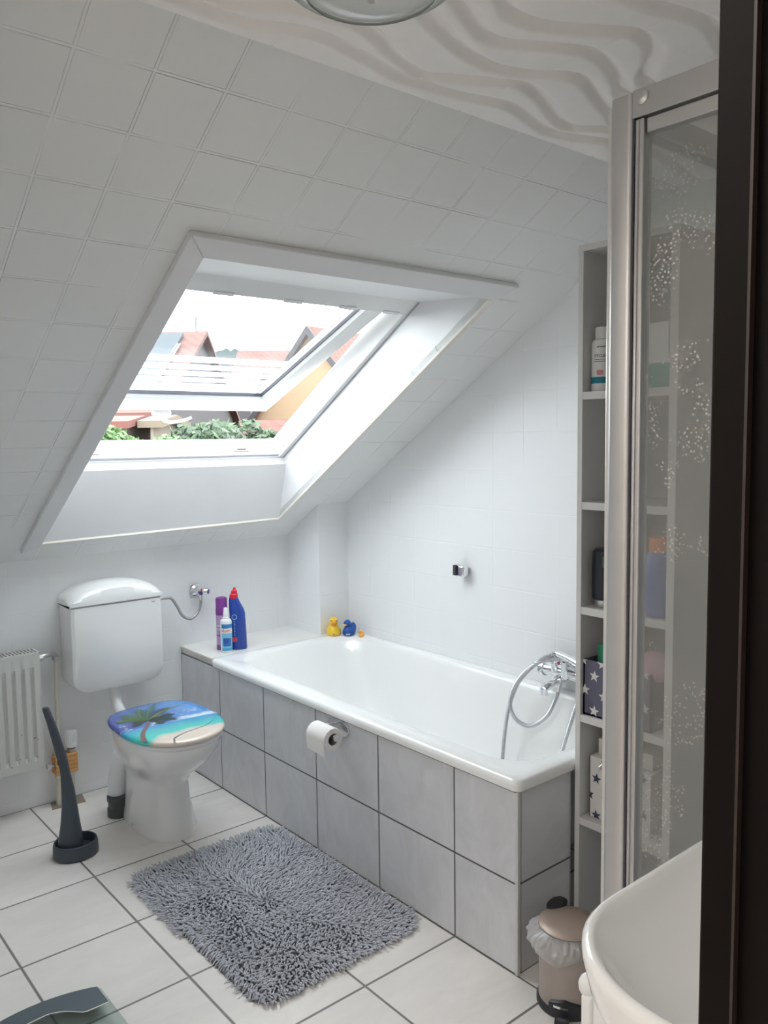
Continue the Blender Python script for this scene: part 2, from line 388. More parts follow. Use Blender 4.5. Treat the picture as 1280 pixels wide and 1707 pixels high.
# casing strips on the room side
cs = MB().hexa([SP(-.672,.099,-.018),SP(OX0,.140,-.018),SP(OX0,ST,-.018),SP(-.672,1.779,-.018),SP(-.672,.099,0),SP(OX0,.14,0),SP(OX0,ST,0),SP(-.672,1.779,0)])
cs.build('left_casing', m_lining, lin_, bevel=.003)
cs = MB().hexa([SP(-.672,1.779,-.018),SP(OX0,ST,-.018),SP(OX1,ST,-.018),SP(.470,1.782,-.018),SP(-.672,1.779,0),SP(OX0,ST,0),SP(OX1,ST,0),SP(.47,1.782,0)])
cs.build('top_casing', m_lining, lin_, bevel=.003)
m_cream = mat('cream_edge_strip', (.80, .765, .68), .45)
MB().hexa([SP(OX1-.004,SB1-.008,-.006),SP(OX1+.008,SB1-.008,-.006),SP(OX1+.008,ST,-.006),SP(OX1-.004,ST,-.006),SP(OX1-.004,SB1-.008,.004),SP(OX1+.008,SB1-.008,.004),SP(OX1+.008,ST,.004),SP(OX1-.004,ST,.004)]).build('right_edge_strip', m_cream, lin_, bevel=.002)
MB().hexa([SP(OX0,SB0-.008,-.006),SP(OX1,SB1-.008,-.006),SP(OX1,SB1+.004,-.006),SP(OX0,SB0+.004,-.006),SP(OX0,SB0-.008,.004),SP(OX1,SB1-.008,.004),SP(OX1,SB1+.004,.004),SP(OX0,SB0+.004,.004)]).build('lower_edge_strip', m_cream, lin_, bevel=.002)
# fixed frame
m_wframe = mat('white_window_frame', (.74, .74, .74), .3, noise_amt=.01)
ff = MB()
ff.sbox(FX1, OX1+.05, .30, FS1+.14, FO, FO2).sbox(OX0-.05, FX0, .30, FS1+.14, FO, FO2)
ff.sbox(FX0, FX1, .30, FS0, FO+.012, FO2).sbox(FX0, FX1, .30, FS0-.012, FO, FO+.03).sbox(FX0, FX1, FS1, FS1+.14, FO, FO2)
ff.build('fixed_frame', m_wframe, wd, bevel=.003)
# dark joint where lining meets frame, along the right and the bottom
m_joint = mat('grey_seal', (.42, .43, .48), .6)
MB().sbox(OX1-.003, OX1+.001, .372, 1.425, FO-.004, FO+.002).build('frame_seal', m_joint, wd)
MB().sbox(OX0, OX1, .3655, .3735, FO-.004, FO+.001).build('frame_seal', m_joint, wd)
# head ventilation bar with clips
vb = MB().sbox(FX0, FX1, 1.36, FS1+.01, FO-.008, FO+.045)
vbo = vb.build('head_bar', m_wframe, wd, bevel=.003)
for x in (-.33, -.08, .14, .33):
    MB().sbox(x-.035, x+.035, 1.358, 1.372, FO-.011, FO-.002).build('clip', m_wframe, vbo, bevel=.001).parent = vbo
for c in vbo.children: pass
# tilted sash: local axes along x, down-slope tilted, and its normal
A = .165
HS, HO = 1.46, .235
SD2 = (SD*math.cos(A) - NN*math.sin(A)).normalized(); NN2 = Vector((1, 0, 0)).cross(SD2).normalized()
if NN2.dot(NN) < 0: NN2 = -NN2
def SS(x, s, o): return SP(x, HS, HO) + SD2*(s-HS) + NN2*o
def ssbox(mb, x0, x1, s0, s1, o0, o1):
    return mb.hexa([SS(x0,s0,o0),SS(x1,s0,o0),SS(x1,s1,o0),SS(x0,s1,o0),SS(x0,s0,o1),SS(x1,s0,o1),SS(x1,s1,o1),SS(x0,s1,o1)])
sash = MB(); SX0, SX1, SS0 = -.575, .385, .395
GX0, GX1, GS0 = -.475, .280, .545
def bar(p, q):   # profile quads: outer edge p -> glass edge q, chamfered
    pass
for (a, b, c, d) in (((SX0, SS0), (SX1, SS0), (GX1, GS0), (GX0, GS0)), ((SX1, SS0), (SX1, HS), (GX1, HS), (GX1, GS0)), ((SX0, HS), (SX0, SS0), (GX0, GS0), (GX0, HS))):
    ca = [(a, .012), (a, 0.0), (b, 0.0), (b, .012)]
    def inset(p, q, f): return (p[0]+(q[0]-p[0])*f, p[1]+(q[1]-p[1])*f)
    a1, b1 = inset(a, d, .2), inset(b, c, .2); d1, c1 = inset(a, d, .93), inset(b, c, .93)
    R1 = [SS(*a, .055), SS(*a, .014), SS(*a1, 0), SS(*d1, 0), SS(*d, .012), SS(*d, .055)]
    R2 = [SS(*b, .055), SS(*b, .014), SS(*b1, 0), SS(*c1, 0), SS(*c, .012), SS(*c, .055)]
    sash.loft([R1, R2])
ssbox(sash, SX0, SX1, HS-.06, HS, 0, .055)
sash_o = sash.build('sash_frame', m_wframe, wd, sharp=20)
gk = MB(); t = .0035
for (x0, x1, s0, s1) in ((GX0, GX1, GS0, GS0+t), (GX1-t, GX1, GS0, HS), (GX0, GX0+t, GS0, HS)): ssbox(gk, x0, x1, s0, s1, .012, .026)
gk.build('glazing_seal', m_alud, sash_o)
gk = MB(); ssbox(gk, GX1-.024, GX1-.020, GS0+.006, HS, .024, .03); gk.build('glass_spacer', mat('spacer_grey', (.5, .52, .57), .4), sash_o)
N = NT('window_glass'); tr = N.n('ShaderNodeBsdfTransparent'); gl = N.n('ShaderNodeBsdfGlossy'); gl.inputs['Roughness'].default_value = .03
tr.inputs[0].default_value = (.93, .95, .95, 1)
mx = N.n('ShaderNodeMixShader')
N.t.links.new(N.thin(.03), mx.inputs[0]); N.t.links.new(tr.outputs[0], mx.inputs[1]); N.t.links.new(gl.outputs[0], mx.inputs[2]); N.t.links.new(mx.outputs[0], N.out.inputs[0])
m_wglass = N.m
gp = MB(); ssbox(gp, GX0+.002, GX1-.002, GS0+.002, HS-.06, .028, .032); gp.build('glass_pane', m_wglass, sash_o)
N = NT('stripe_film'); tr = N.n('ShaderNodeBsdfTransparent'); df_ = N.n('ShaderNodeBsdfTranslucent'); d2 = N.n('ShaderNodeBsdfDiffuse'); a_ = N.n('ShaderNodeAddShader'); mx = N.n('ShaderNodeMixShader')
df_.inputs[0].default_value = (.75, .77, .8, 1); d2.inputs[0].default_value = (.2, .2, .2, 1)
mx.inputs[0].default_value = .8; N.t.links.new(df_.outputs[0], a_.inputs[0]); N.t.links.new(d2.outputs[0], a_.inputs[1]); N.t.links.new(tr.outputs[0], mx.inputs[1]); N.t.links.new(a_.outputs[0], mx.inputs[2]); N.t.links.new(mx.outputs[0], N.out.inputs[0])
m_film = N.m
for k, (c, w) in enumerate(((.812, .042), (.752, .036), (.699, .034), (.649, .030), (.602, .026), (.563, .018))):
    q = MB(); ssbox(q, GX0+.004, GX1-.02, c-w/2, c+w/2, .026, .0275); q.build('film_stripe', m_film, sash_o)
# sash handle and frame latches
hd = MB(); hd.tube(crom([SS(-.12, .385, -.004), SS(-.105, .375, -.018), SS(-.075, .372, -.03), SS(-.045, .392, -.036), SS(-.02, .425, -.040), SS(-.005, .435, -.036)], 6), lambda t: .0085-.002*t, 12, flat=(1.2, .8))
hb = MB(); ssbox(hb, -.15, -.07, .381, .397, -.004, .012); hbo = hb.build('handle_plate', m_wplast, sash_o, bevel=.002); hd.build('handle', m_wplast, sash_o)
m_latch = mat('latch_metal', (.62, .6, .52), .4, .6)
for x in (-.44, .22):
    l = MB().sbox(x-.04, x+.04, FS0, FS0+.004, FO+.03, FO+.062).sbox(x-.022, x+.022, FS0+.003, FS0+.012, FO+.038, FO+.05).sbox(x+.0, x+.03, FS0+.006, FS0+.014, FO+.046, FO+.054)
    l.build('latch', m_latch, wd, bevel=.001)
for s_, o_ in ((.425, .232), (.425, .262)):
    MB().lathe([(.0045, 0), (.0045, .002), (.003, .0025)], SP(FX1, s_, o_), (-1, 0, 0), 12).build('screw_cap', m_joint, wd)

# ================================================================== BATH
H = .535
bath = thing('bathtub', 'white enamelled bathtub along the right wall', 'bathtub', (.36, -1.1, .5))
NC = 10
R = []
def rg(x0, x1, y0, y1, r, z): R.append(rrect(x0, x1, y0, y1, r, NC, z))
rg(.0, .729, -1.926, -.286, .02, .503); rg(-.008, .729, -1.932, -.284, .022, .506); rg(-.010, .729, -1.934, -.283, .024, .520)
rg(-.006, .729, -1.930, -.284, .022, .531); rg(.002, .727, -1.922, -.286, .02, .535); rg(.03, .715, -1.90, -.30, .03, .5365)
rg(.066, .690, -1.872, -.322, .13, .535); rg(.074, .684, -1.866, -.330, .135, .531); rg(.082, .676, -1.858, -.342, .14, .518)
rg(.092, .666, -1.846, -.372, .145, .47); rg(.108, .65, -1.832, -.44, .15, .36); rg(.128, .632, -1.81, -.54, .15, .25)
rg(.15, .612, -1.78, -.63, .14, .17); rg(.18, .585, -1.745, -.70, .12, .135); rg(.23, .54, -1.69, -.78, .09, .122); rg(.33, .44, -1.4, -1.1, .04, .118)
MB().loft(R, False, True).build('tub_shell', m_enam, bath, sharp=50)
MB().lathe([(.025, 0), (.025, .002), (.018, .004), (.006, .003)], (.38, -1.62, .121)).build('drain', m_chrome, bath)
# tiled surround: front and end panels, ledge behind the tub head
sur = thing('bath_surround', 'grey marbled tile surround boxing in the bathtub', 'bath surround', (0, -1.0, 0))
MB().box((0, -1.921, 0), (.02, 0, .5025)).build('front_panel', m_panel, sur)
MB().box((.016, -1.923, 0), (.224, -1.905, .5025)).build('end_panel', m_panel_end, sur)
m_trimw = mat('pale_corner_trim', (.6, .59, .58), .35)
MB().box((-.003, -1.9265, 0), (.009, -1.916, .5025)).build('corner_trim', m_trimw, sur, bevel=.002)
m_dj = mat('dark_joint', (.08, .08, .085), .6)
MB().box((.0005, -1.921, .5022), (.012, -.286, .5065)).build('silicone_joint', m_dj, sur)
MB().box((.0125, -1.9215, .5022), (.222, -1.912, .5065)).build('silicone_joint', m_dj, sur)
MB().box((.006, -.281, .40), (XG, 0, .5345)).build('ledge', m_sill, sur)
MB().box((-.003, -.278, .5245), (.008, 0, .5355)).box((-.003, -.283, .517), (.008, -.277, .5355)).build('edge_trim', mat('cream_trim', (.75, .72, .64), .35), sur, bevel=.002)

# ================================================================== TOILET
TX = -.345
wc = thing('toilet', 'white toilet with palm beach lid in front of the cistern', 'toilet', (TX, -.5, 0))
def oval(yb, yf, w, z, n=40, sq=2.2, xc=TX, back=.86):
    """egg outline: flatter at the back (yb), round at the front (yf)"""
    out = []; ym = yb + (yf-yb)*.52
    for k in range(n):
        t = 2*PI*k/n; c, s_ = math.cos(t), math.sin(t)
        e = 2/sq if s_ < 0 else 2/3.4
        x = w*math.copysign(abs(c)**(e if s_ >= 0 else 2/2.1), c)
        y = (abs(yf-ym) if s_ < 0 else abs(yb-ym))*math.copysign(abs(s_)**(2/2.1 if s_ < 0 else 2/3.4), s_)
        out.append(Vector((xc+x, ym+y, z)))
    return out
FXc = TX+.022
pan = [oval(-.27,-.640,.104,0,xc=FXc), oval(-.27,-.642,.106,.012,xc=FXc), oval(-.275,-.632,.098,.05,xc=FXc), oval(-.28,-.620,.089,.12,xc=FXc-.002), oval(-.29,-.618,.086,.19,xc=FXc-.006),
       oval(-.30,-.64,.095,.225,xc=TX+.012), oval(-.32,-.70,.120,.265,xc=TX+.007), oval(-.34,-.76,.143,.31,xc=TX+.004), oval(-.36,-.80,.157,.35,xc=TX+.002), oval(-.375,-.815,.163,.385), oval(-.375,-.815,.163,.395), oval(-.39,-.79,.15,.396)]
MB().loft(pan).build('pan', m_cer, wc, sharp=50)
MB().loft([oval(-.375,-.818,.166,.397), oval(-.375,-.822,.170,.401), oval(-.375,-.822,.170,.409), oval(-.375,-.818,.166,.413)]).build('seat', m_wplast, wc, sharp=50)
# lid picture: sky, sea and sand bands seen from the front
N = NT('beach_lid_print'); p = N.pos(); sx = N.n('ShaderNodeSeparateXYZ'); N.t.links.new(p, sx.inputs[0])
yy = N.math('ADD', sx.outputs[1], N.math('MULTIPLY', N.math('ADD', sx.outputs[0], .345), .10))
wobn = N.noise(p, 14, 3); yy2 = N.math('ADD', yy, N.math('MULTIPLY', N.math('SUBTRACT', wobn, .5), .05))
sky = N.mix(N.ramp(sx.outputs[0], -.5, -.2), lin((62, 82, 165)), lin((70, 150, 225)))
cl = N.math('MULTIPLY', N.ramp(N.noise(p, 26, 5), .56, .7), N.ramp(yy, -.47, -.60))
sky = N.mix(cl, sky, lin((225, 238, 250)))
sky = N.mix(N.math('MULTIPLY', N.ramp(yy2, -.585, -.605), N.ramp(sx.outputs[0], -.36, -.26)), sky, lin((215, 232, 245)))
sea = N.mix(N.ramp(yy2, -.63, -.71), lin((30, 150, 205)), lin((70, 205, 195)))
c_ = N.mix(N.ramp(yy, -.618, -.624), sky, sea)
xs = N.math('MULTIPLY', N.ramp(sx.outputs[0], -.42, -.53), .07)
sand_edge = N.math('ADD', yy2, xs)
c_ = N.mix(N.ramp(sand_edge, -.715, -.745), c_, lin((226, 212, 200)))
N.base(c_); N.b.inputs['Roughness'].default_value = .12; N.b.inputs['Coat Weight'].default_value = .5
m_lid = N.m
lid = MB().loft([oval(-.365,-.822,.166,.414), oval(-.36,-.830,.176,.418), oval(-.36,-.832,.178,.425), oval(-.362,-.828,.175,.431), oval(-.37,-.815,.163,.4345), oval(-.40,-.77,.13,.436), oval(-.5,-.66,.05,.4365)])
lido = lid.build('lid', m_lid, wc, sharp=50)
m_frond = mat('palm_frond_green', lin((92, 128, 62)), .3, noise_amt=.35, nscale=80); m_frondd = mat('palm_frond_dark', lin((40, 62, 50)), .3, noise_amt=.3, nscale=80)
m_frondy = mat('palm_frond_yellow', lin((170, 180, 70)), .3)
m_trunk = mat('palm_trunk_brown', lin((120, 92, 92)), .3, noise_amt=.3, nscale=90)
ZL = .4368
def ribbon(mb, pts, w0, w1, z=ZL):
    P = crom([(a, b, z) for a, b in pts], 6); n = len(P); L = []; Rr = []
    for i, q in enumerate(P):
        t = (P[min(i+1, n-1)]-P[max(i-1, 0)]).normalized(); s_ = Vector((-t.y, t.x, 0)); w = w0+(w1-w0)*i/(n-1)
        L.append(q+s_*w/2); Rr.append(q-s_*w/2)
    mb.add(L+Rr, [(i, i+1, n+i+1, n+i) for i in range(n-1)])
tk = MB(); ribbon(tk, [(-.500,-.745), (-.487,-.70), (-.462,-.65), (-.425,-.60), (-.405,-.56)], .019, .010); tk.build('palm_trunk', m_trunk, lido)
sh = MB(); ribbon(sh, [(-.425,-.812), (-.41,-.78), (-.36,-.755), (-.28,-.738), (-.22,-.70)], .006, .001); sh.build('trunk_shadow_print', mat('shadow_print', lin((120, 105, 110)), .3), lido)
def frond(mb, tip, bend, wd_=.055):
    c = Vector((-.405, -.555, ZL+.0002)); T = Vector((*tip, ZL+.0002)); mid = (c+T)/2 + Vector((*bend, 0))
    P = [c.lerp(mid, t).lerp(mid.lerp(T, t), t) for t in [i/24 for i in range(25)]]
    ribm = [q for q in P[::4]]; ribbon(mb, [(q.x, q.y) for q in ribm], .004, .0015, ZL+.0003)
    for i in range(1, 24):
        t = (P[i+1]-P[i-1]).normalized(); s_ = Vector((-t.y, t.x, 0)); L = wd_*.85*math.sin(PI*min(1, .18+.8*i/24))*random.uniform(.7, 1.1)
        for sg_ in (1, -1):
            q = P[i]+(s_*sg_*L+t*L*.7); w = t*.0019
            mb.add([P[i]-w, P[i]+w, q], [(0, 1, 2)])
fg = MB(); frond(fg, (-.37, -.405), (-.03, 0)); frond(fg, (-.29, -.385), (-.02, .02), .04); frond(fg, (-.50, -.50), (0, .03), .04); frond(fg, (-.45,-.43), (-.02, .0), .05)
fg.build('palm_fronds', m_frond, lido)
fd = MB(); frond(fd, (-.28, -.47), (.0, .035), .05); frond(fd, (-.325, -.615), (.03, .02), .045); frond(fd, (-.47, -.585), (-.01, .02), .035); frond(fd, (-.30, -.555), (.02, .03), .04); frond(fd, (-.38,-.625), (.02, 0), .03)
fd.build('palm_fronds_dark', m_frondd, lido)
fy = MB(); frond(fy, (-.225, -.47), (.0, .04), .018); fy.build('palm_fronds_yellow', m_frondy, lido)
# waste pipe and grey sleeve beside the foot, bolt cap
wp = MB().tube(crom([(-.38,-.28,.26), (-.40,-.27,.2), (-.415,-.27,.12), (-.418,-.27,.05)], 5), .034, 18); wp.build('waste_pipe', m_wplast, wc)
MB().lathe([(.036, 0), (.042, .0), (.042, .03), (.038, .034), (.038, .055), (.042, .06), (.042, .078), (.036, .08)], (-.418,-.285,.0)).build('pipe_sleeve', mat('grey_rubber', (.07, .075, .08), .6), wc)
MB().lathe([(.007, 0), (.006, .004), (.002, .006)], (-.443, -.47, .035), (-1, -.2, .6)).build('bolt_cap', m_steel, wc)
# cistern on the wall
ci = thing('cistern', 'white wall hung cistern with arched lid above the toilet', 'cistern', (TX+.015, -.07, .45))
CX0, CX1 = -.518, -.143
def cis_out(x0, x1, z0, z1, rb, inset=0, y=0):
    pts = []; n = 8
    for cx, cz, a in ((x1-rb, z0+rb, 270), (x1-.004, z1-.004, 0), (x0+.004, z1-.004, 90), (x0+rb, z0+rb, 180)):
        r = rb if a in (270, 180) else .004
        for k in range(n+1):
            t = math.radians(a+90*k/n); pts.append(Vector((cx+r*math.cos(t), y, cz+r*math.sin(t))))
    return pts
MB().loft([cis_out(CX0+.004, CX1-.004, .455, .793, .055, y=-.004), cis_out(CX0, CX1, .451, .793, .06, y=-.05), cis_out(CX0, CX1, .450, .793, .062, y=-.12), cis_out(CX0+.003, CX1-.003, .453, .792, .062, y=-.134), cis_out(CX0+.014, CX1-.014, .465, .79, .055, y=-.142)]).build('tank', m_cer, ci, sharp=40)
lr = []
for k in range(25):
    t = k/24; x = CX0-.003 + (CX1-CX0+.006)*t; a = abs(2*t-1); zt = .835 + .045*(1-a**2.2) - .012*(a**12)
    yf = -.146
    lr.append([Vector((x, -.003, .795)), Vector((x, yf, .795)), Vector((x, yf-.001, .815)), Vector((x, yf+.008, zt-.026)), Vector((x, yf+.03, zt-.010)), Vector((x, yf+.06, zt-.002)), Vector((x, -.05, zt)), Vector((x, -.004, zt-.004))])
MB().loft(lr).build('lid', m_cer, ci, sharp=50, bevel=.003)
MB().tube(crom([(-.335,-.075,.455), (-.335,-.085,.40), (-.337,-.13,.355), (-.34,-.22,.34), (-.34,-.30,.335)], 6), .021, 18).build('flush_pipe', m_wplast, ci)
MB().lathe([(.027, 0), (.027, .022), (.023, .026)], (-.335,-.075,.437), (0, 0, 1)).build('pipe_collar', m_wplast, ci)
MB().box((-.19, -.1438, .776), (-.176, -.1432, .779)).build('maker_mark', mat('grey_print', (.25, .25, .27), .5), ci)
# stop valve with braided hose
sv = thing('stop_valve', 'chrome corner valve with braided hose right of the cistern', 'valve', (.08, -.02, .76))
MB().box((.050, -.006, .745), (.098, 0, .80)).build('wall_plate', m_chrome, sv, bevel=.002)
MB().lathe([(.024, 0), (.024, .004), (.014, .012), (.013, .05), (.015, .052), (.015, .06), (.005, .061)], (.075, 0, .773), (0, -1, 0)).build('valve_body', m_chrome, sv)
MB().lathe([(.010, 0), (.011, .008), (.014, .010), (.014, .026), (.012, .029), (.003, .030)], (.086, -.042, .772), (.75, -.66, -.08)).build('valve_knob', m_chrome, sv)
MB().lathe([(.010, 0), (.010, .003), (.002, .004)], (.086+.0305*.75, -.042-.0305*.66, .7695), (.75, -.66, -.08)).build('blue_cap', mat('blue_cap', lin((60, 60, 140)), .3), sv)
MB().tube([(.078, -.05, .765), (.078, -.05, .735)], .009, 14).build('hose_nut', m_chrome, sv)
hz = resample(crom([(.078,-.05,.742), (.074,-.052,.715), (.056,-.055,.68), (.021,-.058,.661), (-.015,-.06,.679), (-.041,-.062,.725), (-.067,-.065,.762), (-.097,-.066,.768), (-.144,-.066,.768)], 8), .0022)
MB().tube(hz, lambda t: .0062+.0004*math.sin(t*len(hz)*PI), 10).build('braided_hose', mat('braided_steel', (.42, .41, .4), .4, .7), sv)
# wall plug holes near the cistern
for x, z in ((-.552, .80), (-.535, .80), (-.538, .765), (-.555, .70)):
    pass

# ================================================================== RADIATOR AND PIPES
rd = thing('radiator', 'off white panel radiator on the low wall left of the toilet', 'radiator', (-.9, -.08, .2))
RX0, RX1, RZ0, RZ1 = -1.24, -.632, .197, .643
pf = MB(); prof = []
xs_ = []; x = RX0; pitch = .0335
yf, yr_ = -.120, -.111
pts = [(RX0, yf)]
k = 0; x = RX1-.022
chan = []
while x > RX0+.03:
    chan.append(x); x -= pitch
cols = sorted(sum([[c, c-.004, c-.014, c-.018] for c in chan], []))
prof = [(RX0, yf+.0)]
for c in sorted(chan):
    prof += [(c-.018, yf), (c-.013, yf+.009), (c-.005, yf+.009), (c, yf)]
prof.append((RX1, yf))
zr = [RZ0, RZ0+.03, RZ0+.045, RZ1-.075, RZ1-.055, RZ1-.008]
rows = []
for i, z in enumerate(zr):
    f = 1 if i in (2, 3) else 0
    rows.append([Vector((a, yf+(b-yf)*f, z)) for a, b in prof])
pf.loft(rows, False, False, closed=False)
pf.build('front_panel', m_rad, rd, sharp=30)
MB().box((RX0, -.119, RZ0), (RX1, -.115, RZ0+.01)).box((RX0, -.052, RZ0), (RX1, -.04, RZ1-.01)).box((RX0+.01, -.1, RZ0+.02), (RX1-.012, -.06, RZ1-.02)).build('rear_panel', m_rad, rd)
MB().box((RX1-.003, -.121, RZ0-.001), (RX1+.001, -.04, RZ1)).build('side_cover', m_rad, rd, bevel=.001)
tg = MB().box((RX0, -.121, RZ1-.012), (RX1, -.113, RZ1+.001)).box((RX0, -.046, RZ1-.012), (RX1, -.04, RZ1+.001)).box((RX0, -.084, RZ1-.008), (RX1, -.080, RZ1))
x = RX0+.004
while x < RX1-.002: tg.box((x, -.115, RZ1-.006), (x+.004, -.042, RZ1)); x += .013
tg.build('top_grille', m_rad, rd)
MB().box((RX0+.005, -.113, RZ1-.03), (RX1-.005, -.046, RZ1-.02)).build('grille_shadow_gap', m_radd, rd)
m_chip = mat('chip_rust', (.12, .06, .045), .7)
for x, z in ((-.66, .245), (-.652, .31), (-.667, .318), (-.661, .318), (-.71, .34), (-.72, .25), (-.75, .225)): MB().lathe([(.0022, 0), (.0018, .0006)], (x, -.1202, z), (0, -1, 0), 8).build('paint_chip', m_chip, rd)
pv = thing('radiator_pipes', 'painted heating pipes with thermostatic valve beside the radiator', 'heating pipes', (-.54, -.05, 0))
MB().tube(crom([(-.552, -.055, .605), (-.556, -.055, .45), (-.56, -.055, .25)], 3), .0075, 14).build('riser_pipe', m_pipe, pv)
MB().tube(crom([(-.632, -.075, .607), (-.60, -.07, .612), (-.57, -.06, .612), (-.555, -.056, .603), (-.553, -.055, .585)], 5), .0105, 14).build('elbow', m_steel, pv)
MB().lathe([(.0105, 0), (.015, .001), (.015, .014), (.0105, .015)], (-.5525, -.055, .585), n=6).build('union_nut', m_steel, pv)
MB().lathe([(.011, 0), (.014, .001), (.014, .014), (.011, .015)], (-.622, -.073, .608), (1, 0, .1), n=6).build('union_nut', m_steel, pv)
MB().cyl((-.562, -.055, .13), (-.565, -.05, .0), .0105, 16).build('floor_pipe', m_pipe, pv)
MB().cyl((-.510, -.055, .13), (-.512, -.05, .0), .0105, 16).build('floor_pipe', m_pipe, pv)
vbk = MB()
for k in range(5): vbk.box((-.580+.0, -.082, .132+k*.0155), (-.494, -.03, .132+k*.0155+.0135))
vbk.box((-.578, -.080, .130), (-.496, -.032, .208)).build('valve_block', m_brass, pv, bevel=.002)
MB().cyl((-.563, -.055, .20), (-.563, -.055, .225), .013, 8).build('fitting', m_steel, pv)
MB().cyl((-.51, -.055, .20), (-.51, -.055, .228), .014, 12).build('fitting', m_steel, pv)
MB().cyl((-.563, -.055, .132), (-.563, -.055, .115), .015, 8).build('fitting', m_steel, pv)
MB().cyl((-.51, -.055, .132), (-.51, -.055, .115), .015, 8).build('fitting', m_steel, pv)
MB().cyl((-.58, -.06, .17), (-.595, -.06, .17), .008, 8).lathe([(.012, 0), (.0125, .014), (.009, .016)], (-.593, -.06, .17), (-1, 0, 0), n=6).build('fitting', m_steel, pv)
th = MB().lathe([(.014, 0), (.021, .003), (.0225, .012), (.0225, .018)], (-.51, -.058, .226)); thh = th.build('thermostat_head', m_wplast, pv)
MB().lathe([(.0225, 0), (.0215, .045), (.019, .05), (.006, .051)], (-.51, -.058, .244)).build('thermostat_cap', m_wplast, pv)
fn = MB()
for k in range(20):
    a = 2*PI*k/20; fn.tube([(-.51+math.cos(a)*.0235, -.058+math.sin(a)*.0235, .250), (-.51+math.cos(a)*.0222, -.058+math.sin(a)*.0222, .290)], .0016, 6)
fn.build('thermostat_ribs', m_wplast, pv)
MB().lathe([(.012, 0), (.016, .002), (.016, .006)], (-.51, -.056, .219)).build('thermostat_ring', m_brush, pv)
struct('trim_2', MB().prism([(-.60, -.075), (-.475, -.12+.03), (-.46, -.008), (-.585, -.008)], 2, .0002, .0025), m_rust)

# ================================================================== TOILET BRUSH
tb = thing('toilet_brush', 'dark slate toilet brush standing in its round holder', 'toilet brush', (-.66, -.48, 0))
hc = (-.653, -.482)
def ho(r, z, q=1.0): return [Vector((hc[0]+r*math.cos(t)*q, hc[1]+r*.92*math.sin(t), z)) for t in [2*PI*k/36 for k in range(36)]]
MB().loft([ho(.071, 0), ho(.076, .004), ho(.075, .038), ho(.072, .050), ho(.069, .051), ho(.066, .048), ho(.064, .02), ho(.03, .018)]).build('holder', m_brush, tb, sharp=40)
br = []
for (x, y, z, a, b) in [(-.668,-.482,.0195,.040,.040), (-.669,-.482,.06,.041,.038), (-.668,-.483,.085,.037,.034), (-.668,-.484,.12,.032,.028), (-.668,-.485,.18,.026,.022), (-.671,-.485,.24,.0215,.019), (-.677,-.485,.30,.0165,.016),
                          (-.682,-.485,.335,.0165,.0160), (-.688,-.485,.365,.0175,.016), (-.694,-.484,.39,.0160,.0155), (-.705,-.483,.44,.0150,.015), (-.716,-.482,.485,.0135,.0135), (-.728,-.48,.53,.0120,.012), (-.730,-.48,.538,.010,.010)]:
    br.append([Vector((x+a*math.cos(2*PI*k/20), y+b*math.sin(2*PI*k/20), z)) for k in range(20)])
MB().loft(br).build('handle', m_brush, tb, sharp=50)
MB().tube(crom([(-.702,-.495,.335), (-.704,-.498,.35), (-.697,-.50,.357)], 4), .0022, 8).build('hook_tab', m_brush, tb)
MB().loft([[Vector((-.66+.02*t_-.030, -.487, .0195)), Vector((-.66+.02, -.487, .0195)), Vector((-.66+.015, -.480, .06)), Vector((-.67, -.480, .09))] for t_ in (0, 1)]).build('brush_fin', m_brush, tb)

# ================================================================== BATH MAT
bmx = (-.60, -.022, -1.600, -.762)
mt = thing('bath_mat', 'grey chenille bath mat lying in front of the bathtub', 'bath mat', (-.31, -1.18, 0))
MB().loft([rrect(bmx[0]+.012, bmx[1]-.012, bmx[2]+.012, bmx[3]-.012, .06, 8, z) for z in (.001, .006)]).build('backing', mat('mat_backing', (.13, .135, .15), .9), mt)
N = NT('chenille_pile'); rnd = N.n('ShaderNodeAttribute'); rnd.attribute_name = 'tone'; rnd.attribute_type = 'GEOMETRY'
N.base(N.mix(rnd.outputs['Fac'], (.42, .43, .48), (.56, .565, .62))); N.b.inputs['Roughness'].default_value = .85; N.b.inputs['Sheen Weight'].default_value = .3
m_pile = N.m
V, F, Tn = [], [], []
nt = 0; NS = 5
step = .0084
yv = bmx[2]+.004
def inside(x, y, mrg=0):
    r = .065; x0, x1, y0, y1 = bmx[0]+mrg, bmx[1]-mrg, bmx[2]+mrg, bmx[3]-mrg
    if not (x0 <= x <= x1 and y0 <= y <= y1): return False
    cx = min(max(x, x0+r), x1-r); cy = min(max(y, y0+r), y1-r)
    return math.hypot(x-cx, y-cy) <= r+1e-9
mcx, mcy = (bmx[0]+bmx[1])/2, (bmx[2]+bmx[3])/2
